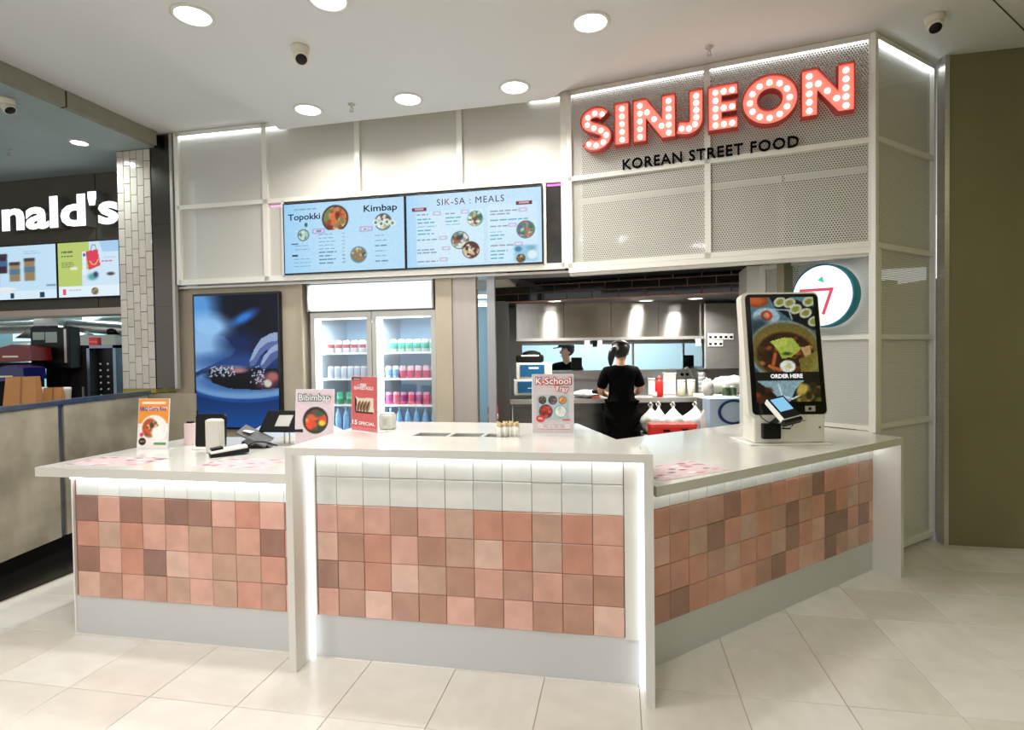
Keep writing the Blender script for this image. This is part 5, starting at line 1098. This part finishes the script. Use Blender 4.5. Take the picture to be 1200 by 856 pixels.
MB().lathe([(.50, 0), (.49, .06), (.42, .16), (.28, .235), (.1, .27), (0, .275)], 36, None, True, 1.0, .45).build('dome', mat('pale_cover', S(206, 216, 232), .3), t)
MB().box(-.5, .5, -.22, .22, -.70, 0).build('cabinet', M_plinth, t)

# ================================================================== ORDER KIOSK
kx0, kx1 = at(883, 500, 3.46).x, at(967, 500, 3.46).x; KW = kx1-kx0; kxc = (kx0+kx1)/2; ky = 3.46
kk = thing('order_kiosk', 'white self-order kiosk with tall portrait touchscreen on the right counter', 'kiosk', (kxc, ky, RT), .0)
M_kio = mat('kiosk_white', S(228, 224, 210), .35)
MB().box(-KW/2-.035, KW/2+.035, -.03, .30, .0, .010, bev=.003).build('base_plate', M_wplastic, kk)
MB().box(-KW/2, KW/2, .0, .17, .010, .20, bev=.012).build('lower_body', M_kio, kk)
MB().box(-KW/2+.01, KW/2-.01, .05, .17, .19, .50, bev=.012).build('column', M_kio, kk)
tl = math.radians(8.5); HH = at(920, 345.5, ky+.06).z-at(920, 486, ky).z + .02; hz = at(920, 486.5, ky).z - RT
hd2 = MB().rrect(KW+.045, HH+.02, .035, .0, .075, -.008, HH/2).build('head', M_kio, kk, None, (0, -.004, hz), (-tl, 0, 0))
MB().rrect(KW+.014, HH-.004, .028, -.006, .0, 0, HH/2).build('bezel', M_screenblk, hd2)
cv = Canvas(76, 124, (60, 84, 92))
cv.blend(np.clip(1-cv.Y*2, 0, 1)*.8, (120, 160, 170)); cv.ell(.10, .03, .2, .07, (150, 90, 50), .1); cv.ell(.08, .03, .14, .045, (196, 110, 60), .2); cv.poly([(.30, .0), (.62, 0), (1, .10), (1, .33), (.75, .28), (.4, .12)], (24, 26, 26))
for cx, cy in ((.47, .05), (.62, .06), (.71, .12), (.86, .16), (.92, .05), (.98, .24)): cv.ell(cx, cy, .10, .045, (210, 214, 196), .1, -.4); cv.ell(cx, cy, .065, .028, (150, 150, 70), .3, -.4)
cv.line([(.36, .12), (.60, .13), (.64, .22)], .008, (170, 190, 190)); cv.ell(.24, .19, .21, .085, (170, 196, 204), .06); cv.ell(.25, .18, .09, .05, (190, 70, 50), .1); cv.ell(.25, .18, .045, .03, (220, 160, 110), .2); cv.ell(.14, .30, .16, .10, (60, 84, 92), .4)
cv.ell(.50, .52, .56, .29, (150, 170, 176), .03); cv.ell(.50, .515, .53, .27, (116, 108, 62), .05); cv.ell(.5, .42, .42, .12, (140, 122, 60), .5); cv.ell(.50, .55, .44, .21, (70, 44, 24), .06); cl = cv.mask(.5, .55, .44, .21)
for _ in range(60): cv.ell(.08+.84*RNG.rand(), .38+.36*RNG.rand(), .05, .02, [(150, 88, 44), (110, 62, 30), (176, 120, 70), (80, 70, 34), (60, 36, 20)][RNG.randint(5)], .4, RNG.rand()*3, 1, cl)
cv.poly([(.27, .43), (.50, .39), (.63, .40), (.75, .50), (.58, .58), (.44, .59), (.38, .50)], (176, 190, 90)); cv.poly([(.27, .43), (.50, .39), (.55, .45), (.38, .50)], (196, 204, 110), .7); cv.ell(.52, .545, .07, .015, (60, 90, 40), .5); cv.poly([(.74, .49), (.88, .47), (.90, .55), (.80, .58)], (190, 160, 110)); cv.line([(.34, .55), (.30, .64)], .022, (190, 110, 60)); cv.line([(.24, .66), (.40, .70)], .02, (196, 116, 66)); cv.poly([(.70, .60), (1, .52), (1, .74), (.72, .74)], (150, 140, 70), .8)
cv.ell(.52, .665, .12, .058, (226, 232, 226), .08); cv.ell(.53, .665, .05, .028, (206, 204, 150), .3)
cv.rect(0, .715, 1, .80, (34, 28, 16), .93); cv.rect(0, .80, 1, 1, (40, 34, 18)); cv.poly([(.03, .80), (.75, .80), (.62, .87), (.52, .99), (.38, .99), (.24, .89)], (150, 176, 184)); cv.line([(.36, .84), (.40, .94), (.55, .97), (.70, .93)], .010, (206, 222, 226))
for _ in range(22): cv.ell(.66+.34*RNG.rand(), .84+.16*RNG.rand(), .07, .03, [(170, 150, 70), (110, 100, 46), (196, 176, 96), (60, 50, 26)][RNG.randint(4)], .4, RNG.rand()*3)
for _ in range(10): cv.ell(.0+.20*RNG.rand(), .88+.12*RNG.rand(), .06, .025, [(150, 70, 36), (90, 46, 24), (50, 40, 24)][RNG.randint(3)], .4)
cv.grain(.09, 1.25); DW, DH = KW*.90, HH*.865
dp = link('display', cv.mesh(DW, DH, 'display'), vcol('kiosk_glow', .8), hd2, None, (-DW/2, -.0075, HH*.105))
text('prompt', 'ORDER HERE', hd2, -.005, HH*.105+DH*.242, .058, M_txtw, -.010, bold=.0022, fit=(DW*.50, DH*.040))
MB().rrect(.062, .034, .004, -.008, -.006, KW*.285, HH*.048).build('scanner', M_alu, hd2); MB().lathe([(.010, 0), (.010, .004), (0, .0045)], 12, Matrix.Translation((KW*.28, -.008, HH*.048)) @ Matrix.Rotation(math.pi/2, 4, 'X')).build('scanner_eye', M_black, hd2)
MB().box(.01, .10, -.002, .003, .145, .149).build('printer_slot', M_blackm, kk); MB().lathe([(.007, 0), (.007, .004), (0, .005)], 10, Matrix.Translation((KW/2-.035, 0, .105)) @ Matrix.Rotation(math.pi/2, 4, 'X')).build('lock', M_dsteel, kk)
MB().box(-.175, -.065, -.035, .002, .040, .135, bev=.006).build('bracket_box', M_black, kk)
MB().tube([(-.12, -.02, .13), (-.10, -.05, .16), (-.07, -.07, .185)], .016, 8).tube([(-.06, -.03, .105), (-.02, -.05, .105), (-.005, -.055, .13), (-.03, -.06, .155)], .005, 6).tube([(-.19, .0, .20), (-.18, -.03, .17), (-.14, -.04, .14)], .003, 6).build('bracket_arm', M_black, kk)
tm = MB().box(-.062, .062, -.012, .028, -.085, .085, bev=.008).build('card_terminal', M_wplastic, kk, None, (-.080, -.085, .232), (-.85, -.18, .25)); MB().box(-.056, .056, -.016, -.011, -.08, .08).build('terminal_face', M_screenblk, tm); MB().box(-.045, .045, -.0175, -.0158, -.03, .068).build('terminal_screen', glow('terminal_blue', S(140, 204, 240), .95), tm); MB().box(-.064, .064, -.005, .036, -.105, -.075, bev=.006).build('terminal_foot', M_black, tm)
# ================================================================== TILED PILLAR, STEEL CLADDING
px_l, px_r = FA.x(139.5, 0, 300), FA.x(178.5, 0, 300); PZ = 1.195
tpil = thing('tiled_pillar', 'pillar clad in upright off-white tiles between the two shops', 'pillar', (P0.x, P0.y, 0), FA.yaw)
MB().box(px_l, px_r, .012, .42, PZ, 3.538).build('core', mat('pillar_grout', S(96, 88, 78), .9), tpil); MB().box(px_l, px_r, .0, .42, PZ-.04, PZ).build('yellow_edge', mat('yellow_edge', S(170, 150, 60), .5), tpil)
cwid = (px_r-px_l)/5; M_ptile = tile_mat('offwhite_tile', [S(206, 196, 182), S(212, 203, 190), S(200, 190, 176)], .16, .06, .04, .2, 6)
_pt = {}
for k in range(5):
    z = PZ - (0, .09, .03, .12, .06)[k]
    while z < 3.538:
        a, b = max(PZ, z), min(3.538, z+.176)
        if b-a > .02:
            key = round(b-a, 3)
            if key not in _pt: _pt[key] = tile_mesh('tile', cwid-.005, b-a-.005, .012, .003); _pt[key].materials.append(M_ptile)
            link('tile', _pt[key], None, tpil, None, (px_l+(k+.5)*cwid, .012, (a+b)/2), (random.uniform(-.004, .004), 0, random.uniform(-.004, .004)))
        z += .176
sc = thing('steel_cladding', 'dark polished steel cladding strip beside the tiled pillar', 'cladding', (P0.x, P0.y, 0), FA.yaw)
M_pol = mat('polished_dark_steel', S(96, 90, 84), .27, 1.0, var=.10, vscale=1.2, bump=.25, bscale=1.6, stretch=(.3, .3, 1.6))
xa_, xb_ = FA.x(180, 0, 300), FA.x(202, 0, 300)
for z0, z1 in ((1.2, 2.0), (2.0, 2.8), (2.8, 3.66)): MB().box(xa_, xb_, .0, .03, z0+.001, z1-.001).build('sheet', M_pol, sc)
MB().box(xb_, FA.x(205, 0, 300), -.01, .03, 1.2, 3.66).build('edge_strip', M_alu, sc); MB().box(xa_-.012, xa_, .0, .03, 1.2, 3.66).build('dark_joint', M_blackm, sc)
struct('wall_left_low', MB().box(FA.x(139.5, 0, 300), FA.x(228, .02, 480), .02, .42, 0, 1.15), mat('beige_render', S(172, 162, 140), .7, var=.10, vscale=5), (P0.x, P0.y, 0), FA.yaw, label='beige rendered low wall under the pillar')

# ================================================================== NEIGHBOURING SHOP
FF = Frame(-3.387, 5.43, 1.353)
fa_ = thing('concrete_fascia', 'grey concrete edge beam of the neighbouring shop', 'beam', tuple(FF.o), FF.yaw)
M_fconc = mat('fascia_concrete', S(142, 138, 122), .7, var=.12, vscale=5)
xs_ = FF.x(78, 0, 125)
for a, b in ((-5.5, xs_-.008), (xs_+.008, .05)): MB().box(a, b, 0, .06, 3.535, CZ-.002).build('slab', M_fconc, fa_)
MB().box(xs_-.008, xs_+.008, .012, .06, 3.535, CZ-.002).build('dark_joint', M_blackm, fa_)
e0, e1 = FF.w(-5.5, .06), FF.w(.05, .06)
struct('ceiling_neighbour', MB().prism([(e0.x, e0.y), (e1.x, e1.y), (-3.55, 6.3), (-8.5, 7.4), (-8.5, e0.y)], 3.54, 3.60), mat('teal_soffit', S(158, 172, 172), .6, var=.08, vscale=1.5), label='grey soffit of the neighbouring shop')
p = atz(93, 167, 3.54); downlight(p.x, p.y, 3.54, 'small downlight in the neighbouring shop soffit', 11, .7, 'neighbour downlights', (.85, .97, 1))
p = atz(8, 116, 3.54); cctv((p.x, p.y, 3.54), 'pale security camera under the neighbouring shop soffit', 1.4)
p = atz(10, 176, 3.54); sprinkler((p.x, p.y, 3.54), 'fire sprinkler head in the neighbouring shop soffit')
FN = Frame(-4.2, 6.2, -.2)
nb = thing('menu_bulkhead', 'dark brown panelled bulkhead above the neighbouring counter', 'bulkhead', tuple(FN.o), FN.yaw)
M_brown = mat('brown_panel', S(88, 80, 70), .5, var=.08, vscale=3)
sp1 = FN.x(112, 0, 240); ends = [-3.6, FN.x(0, 0, 240)-.35, sp1, .42]
for a, b in zip(ends, ends[1:]): MB().box(a+.006, b-.006, 0, .05, 2.06, 3.535).build('panel', M_brown, nb)
MB().box(-3.6, .42, .02, .06, 2.06, 3.535).build('backing', M_blackm, nb); MB().box(-3.6, .42, -.01, .30, 1.99, 2.06).build('pale_lip', mat('pale_lip', S(196, 178, 164), .6), nb)
sn = thing('shop_sign', 'large glowing white letters nald\'s over the neighbouring counter', 'sign', tuple(FN.o), FN.yaw)
bx0, bx1 = FN.x(1.5, -.13, 245), FN.x(138.5, -.13, 245); kz0, kz1 = FN.z(70, 267, -.13), FN.z(70, 227.5, -.13)
ls = letters("nald's", .5, bold=.018, extrude=.06, spacing=1.02); allv = np.array([v for mb in ls for v in mb.v]); mn, mxv = allv.min(0), allv.max(0)
for nm, mb in zip(('n', 'a', 'l', 'd', 'apostrophe', 's'), ls):
    f = lambda v, y: (bx0+(v[0]-mn[0])/(mxv[0]-mn[0])*(bx1-bx0), y, kz0+(v[2]-mn[2])/(mxv[2]-mn[2])*(kz1-kz0))
    src = list(mb.v); mb.v = [f(v, -.125 if v[1] < 0 else -.0) for v in src]; o = mb.build('letter_'+nm, mat('sign_return', S(120, 118, 112), .5), sn)
    keep = [fc_ for fc_ in mb.f if all(src[i][1] < 0 for i in fc_)]
    mf = MB(); mf.v = [f(v, -.128) for v in src]; mf.f = keep; mf.smooth = [False]*len(keep); mf.build('letter_face', glow('sign_white', (.93, 1, 1), 1.7), o)
n1 = Canvas(112, 80, (190, 222, 244)); n1.blend(np.clip(n1.X-.3, 0, 1)*.5, (206, 232, 248)); n1.rect(0, .84, 1, 1, (214, 236, 250))
for x0, y0, x1, y1, col in ((.56, .30, .66, .66, (150, 130, 96)), (.70, .24, .80, .66, (150, 130, 96)), (.36, .34, .46, .80, (140, 110, 76)), (.45, .14, .54, .50, (60, 44, 60))): n1.rect(x0, y0, x1, y1, col, 1, .02); n1.rect(x0, y0, x1, y0+.06, (60, 56, 60), .9, .02); n1.rect(x0, (y0+y1)/2-.05, x1, (y0+y1)/2+.05, (70, 120, 160), .8, .02)
n1.ell(.50, .80, .12, .04, (230, 236, 240), .2); n1.lines(.70, .88, .12, .16, 2, (130, 180, 220), .012); n1.rect(.90, .74, .99, .78, (130, 160, 190)); n1.rect(.56, .87, .60, .97, (40, 60, 80)); n1.rect(.84, .87, .88, .97, (40, 60, 80))
n2 = Canvas(96, 84, (206, 230, 246)); n2.rect(0, 0, .52, .80, (186, 204, 112)); n2.poly([(.40, .14), (.52, 0), (.60, 0), (.60, .5), (.40, .8)], (206, 230, 246), .0); n2.rect(.40, .50, .52, .80, (206, 230, 246)); n2.poly([(.68, 0), (1, 0), (1, .20), (.74, .20)], (170, 206, 240)); n2.poly([(.46, .18), (.66, .15), (.70, .44), (.51, .52)], (220, 66, 92)); n2.line([(.55, .16), (.57, .07), (.62, .07), (.64, .16)], .012, (150, 160, 170)); n2.line([(.53, .36), (.57, .42), (.62, .42), (.67, .33)], .013, (240, 190, 110))
n2.rect(.41, .18, .47, .60, (226, 238, 248)); n2.ell(.44, .24, .02, .03, (60, 90, 150), .3); n2.ell(.57, .64, .08, .06, (90, 170, 160), .4); n2.ell(.62, .60, .04, .05, (70, 70, 110), .4); n2.ell(.86, .60, .06, .03, (90, 70, 70), .4); n2.lines(.76, .95, .30, .30, 1, (170, 180, 200), .012); n2.lines(.72, .98, .37, .37, 1, (190, 100, 130), .02); n2.lines(.06, .26, .17, .25, 2, (90, 100, 70), .035, .1); n2.lines(.06, .32, .37, .44, 3, (130, 146, 80), .014); n2.rect(.21, .45, .32, .50, (230, 236, 220), 1, .02); n2.rect(0, .80, 1, 1, (226, 240, 250)); n2.rect(.07, .85, .13, .95, (214, 90, 110)); n2.food(.60, .90, .06, [(150, 140, 100), (206, 200, 170), (100, 80, 60)], 12, (120, 100, 80)); n2.lines(.18, .42, .87, .87, 1, (180, 190, 210), .014)
zt2, zb2 = FN.z(66, 284.5, -.06), FN.z(66, 350.5, -.06)
board(-58, 65.5, n1, 'menu_screen', 'pale blue menu screen with paper cups in the neighbouring shop', FN, -.06, zt2, zb2); board(66, 139.5, n2, 'menu_screen', 'green and white menu screen with a red bag in the neighbouring shop', FN, -.06, zt2, zb2)
# counter of the neighbouring shop
FQ = Frame(-3.47, 3.85, 1.6); QZ = 1.18
qc = thing('neighbour_counter', 'stained concrete counter with blue-grey steel frame in the neighbouring shop', 'counter', tuple(FQ.o), FQ.yaw)
M_bsteel = mat('blue_steel', S(122, 134, 148), .3, .9, var=.12, vscale=6)
xq = FQ.x(74, 0, 560); xq2 = 1.64
for a, b in ((-2.2, xq-.03), (xq+.03, xq2-.03)): MB().box(a, b, .0, .03, .13, QZ-.035, bev=.002).build('front_panel', M_concrete, qc)
for x in (xq, xq2-.015): MB().box(x-.022, x+.022, .012, .05, .13, QZ-.03).build('steel_upright', M_bsteel, qc)
MB().box(-2.2, xq-.02, -.015, .07, QZ-.032, QZ).build('steel_ledge', M_bsteel, qc); MB().box(xq-.02, xq2, -.015, .07, QZ-.032, QZ+.004).build('steel_ledge', M_bsteel, qc); MB().box(-2.2, xq2, .07, .65, QZ-.12, QZ-.10).build('worktop', M_dsteel, qc)
MB().box(-2.2, xq2, .07, .55, .0, .13).build('kick', M_black, qc); MB().box(-2.2, xq2, .03, .60, .13, QZ-.12).build('carcass', M_blackm, qc)
# things on and behind it
def paper_bag(px0, px1, py0, py1, lab, y):
    b = atz((px0+px1)/2, py1, QZ); sc_ = b.y; w = (px1-px0)/FPX*sc_; h = (py1-py0)/FPX*sc_
    h += .10; t = thing('paper_bag', lab, 'bag', (b.x-.10, b.y+.10, QZ-.10), .3); m_ = mat('kraft_paper', S(176, 124, 74), .8, var=.06, vscale=6)
    a = w/2; d = w*.32; tw = .86
    vs = [(-a, -d, 0), (a, -d, 0), (a, d, 0), (-a, d, 0), (-a*tw, -d*.5, h), (a*tw, -d*.5, h), (a*tw, d*.5, h), (-a*tw, d*.5, h), (a*1.0, 0, 0), (a*tw*.8, 0, h), (-a, 0, 0), (-a*tw*.8, 0, h)]
    MB()._add(vs, [(0, 1, 5, 4), (1, 8, 9, 5), (8, 2, 6, 9), (2, 3, 7, 6), (3, 10, 11, 7), (10, 0, 4, 11), (3, 2, 8, 1, 0, 10)]).build('body', m_, t)
    MB()._add([(0, -d-.001, .0), (.012, -d-.001, 0), (.012, -d*.5-.001, h), (0, -d*.5-.001, h)], [(0, 1, 2, 3)]).build('crease', mat('kraft_dark', S(140, 94, 54), .8), t)
paper_bag(13, 47, 442, 470, 'large brown paper bag on the neighbouring counter', 0); paper_bag(56, 76, 455, 468, 'small brown paper bag on the neighbouring counter', 0)
for px_, lb in ((52, 'white paper cup between the two brown bags'), (80, 'white paper cup right of the small brown bag')):
    b = atz(px_, 466.5, QZ); t = thing('paper_cup', lb, 'cup', (b.x-.10, b.y+.10, QZ-.10)); t.scale = (1.15, 1.15, 2.0); MB().lathe([(.028, 0), (.036, .08), (.038, .082), (.033, .078)], 16).build('cup', M_cream, t); MB().lathe([(.037, .080), (.037, .088), (.03, .092), (0, .093)], 16).build('lid', M_wplastic, t)
def q(px, py, y): return at(px, py, y)
a, b = q(35, 384, 5.9), q(82, 432, 5.9)
t = thing('black_monitor', 'large black order monitor with two stickers, behind the neighbouring counter', 'monitor', ((a.x+b.x)/2, 5.9, 0)); w = b.x-a.x
MB().box(-w/2, w/2, 0, .16, b.z, a.z, bev=.01).build('case', M_black, t); MB().box(w/2-.05, w/2-.025, -.006, .0, b.z+.06, a.z-.02).build('light_strip', M_alu, t)
for k in (0, 1): MB().box(-w/2+.03+.13*k, -w/2+.15+.13*k, -.004, 0, a.z-.13-.03*k, a.z-.05).build('sticker', mat('sticker_grey', S(150, 166, 156), .6), t)
MB().box(-.08, .08, .04, .12, 0, b.z).build('post', M_black, t)
a, b = q(52, 425, 6.05), q(101, 462, 6.05); t = thing('dark_cabinet', 'tall dark brown cabinet behind the neighbouring counter', 'cabinet', ((a.x+b.x)/2, 6.1, 0)); w = b.x-a.x
MB().box(-w/2, w/2, 0, .4, 0, q(90, 405, 6.1).z).build('body', mat('dark_brown', S(38, 30, 26), .6), t); MB().box(-w/2+.02, w/2-.02, -.012, 0, .1, q(90, 405, 6.1).z-.03).build('door', mat('dark_brown2', S(32, 26, 23), .5), t); MB().box(w/2-.06, w/2-.045, -.03, -.012, .9, 1.2).build('handle', M_alu, t)
a, b = q(101, 405, 5.75), q(137, 466, 5.75); t = thing('bottle_rack', 'blue-grey steel rack with black dotted backboard beside the pillar', 'rack', ((a.x+b.x)/2, 5.75, 0)); w = b.x-a.x; zt3 = a.z
MB().box(-w/2, -w/2+.03, 0, .3, 0, zt3).box(w/2-.03, w/2, 0, .3, 0, zt3).box(-w/2, w/2, 0, .3, zt3-.03, zt3).build('frame', M_bsteel, t); MB().box(-w/2+.03, w/2-.03, .10, .12, .8, zt3-.03).build('backboard', M_black, t)
for r in range(6):
    for k in range(3): MB().lathe([(.011, 0), (.011, .010), (0, .012)], 8, Matrix.Translation((-w/2+.07+k*(w-.14)/2, .10, 1.12+r*.065)) @ Matrix.Rotation(math.pi/2, 4, 'X')).build('light_dot', M_cream, t)  # cream studs stand in for small points of light
MB().box(-w/2, w/2, 0, .3, 1.02, 1.05).build('shelf', M_bsteel, t)
a = q(105, 405, 5.85); t = thing('red_carton', 'small red carton on top of the steel rack', 'box', (a.x, 5.9, zt3)); MB().box(-.045, .045, 0, .06, 0, .085, bev=.003).build('body', M_red, t); MB().box(-.045, .045, -.001, 0, .03, .05).build('band', mat('red_band', S(240, 110, 100), .5), t)
def cloth(px0, px1, py, y, dz, lab, m_):
    a, b = q(px0, py, y), q(px1, py, y); t = thing('folded_tray', lab, 'tray', ((a.x+b.x)/2, y, a.z-dz)); w = b.x-a.x
    MB().panel([(-w/2, .0), (w/2, .02), (w/2*.95, dz), (w*.1, dz*1.2), (-w/2, dz*.75)], 0, .25).build('shell', m_, t); MB().box(-w*.1, w*.22, -.004, 0, dz*.35, dz*.46).build('trim', M_cream, t); MB().box(-w*.4, w*.4, .05, .2, -a.z+dz, 0.0).build('pedestal', M_blackm, t)
cloth(-20, 37, 408, 5.6, .15, 'glossy red drawer unit behind the neighbouring counter', mat('gloss_red', S(112, 14, 12), .25)); cloth(-20, 28, 432, 5.2, .13, 'glossy blue drawer unit below the red one', mat('gloss_blue', S(16, 22, 92), .25))
# room behind the bulkhead
struct('wall_neighbour_back', MB().box(-11, -3.8, 9.0, 9.1, 0, 3.2), mat('teal_wall', S(150, 186, 192), .5)); struct('ceiling_neighbour_back', MB().prism([(-11, 7.75), (-3.7, 6.35), (-3.7, 9.0), (-11, 9.0)], 2.62, 2.68), M_ceil)
struct('wall_neighbour_side', MB().box(-3.72, -3.62, 5.98, 9.0, 0, 3.535), M_kwall); struct('wall_neighbour_left', MB().box(-9.2, -9.1, 3.0, 9.0, 0, 3.535), mat('dark_side', S(70, 70, 68), .7))
area_light('neighbour_kitchen_lamp', (-6.0, 7.9, 2.58), 1.4, 170, (.62, .90, 1), shape='RECTANGLE', size_y=.5)
a, b = q(14, 371, 8.4), q(40, 400, 8.4); t = thing('bright_panel', 'bright white lit panel at the back of the neighbouring kitchen', 'panel', ((a.x+b.x)/2, 8.4, b.z)); w, h = b.x-a.x, a.z-b.z
MB().box(-w/2-.02, w/2+.02, .01, .05, -.02, h+.02).build('frame', M_alu, t); MB().box(-w/2, w/2, 0, .01, 0, h).build('face', glow('kitchen_panel', (.75, .95, 1), 1.0), t); MB().box(-.06, .06, .01, .05, -b.z, -.02).build('post', M_alu, t)
for k, (px_, py_, y, r, lb) in enumerate(((96, 374, 7.6, .10, 'steel duct running under the neighbouring kitchen ceiling'), (118, 383, 7.2, .08, 'lower steel duct in the neighbouring kitchen'))):
    p = q(px_, py_, y); o = MB().tube([(-1.1, 0, 0), (-.2, 0, .02), (.5, 0, -.04), (1.0, 0, -.04)], r, 12).build('duct', M_steel, None, None, (p.x-.2, y, p.z)); tag(o, lb, 'duct')
a, b = q(47, 368, 7.0), q(60, 382, 7.0); t = thing('fryer_hood', 'steel extraction hood in the neighbouring kitchen', 'hood', ((a.x+b.x)/2, 7.0, b.z)); MB().box(-.15, .15, 0, .4, 0, .42).build('shaft', M_steel, t); MB()._add([(-.3, -.1, -.15), (.3, -.1, -.15), (.3, .5, -.15), (-.3, .5, -.15), (-.15, 0, 0), (.15, 0, 0), (.15, .4, 0), (-.15, .4, 0)], [(0, 1, 5, 4), (1, 2, 6, 5), (2, 3, 7, 6), (3, 0, 4, 7), (4, 5, 6, 7)]).build('skirt', M_dsteel, t)
a = q(113, 398, 7.0); t = thing('kitchen_machine', 'pale steel machine at the back of the neighbouring kitchen', 'machine', (a.x, 7.0, 0)); MB().box(-.35, .35, 0, .5, 0, a.z-.10, bev=.01).build('body', M_steel, t); MB().box(-.25, .2, .05, .4, a.z-.10, a.z+.06, bev=.01).build('head', M_wplastic, t); MB().lathe([(.09, 0), (.10, .06), (.06, .10)], 14, Matrix.Translation((.1, .2, a.z+.06))).build('hopper', M_black, t)
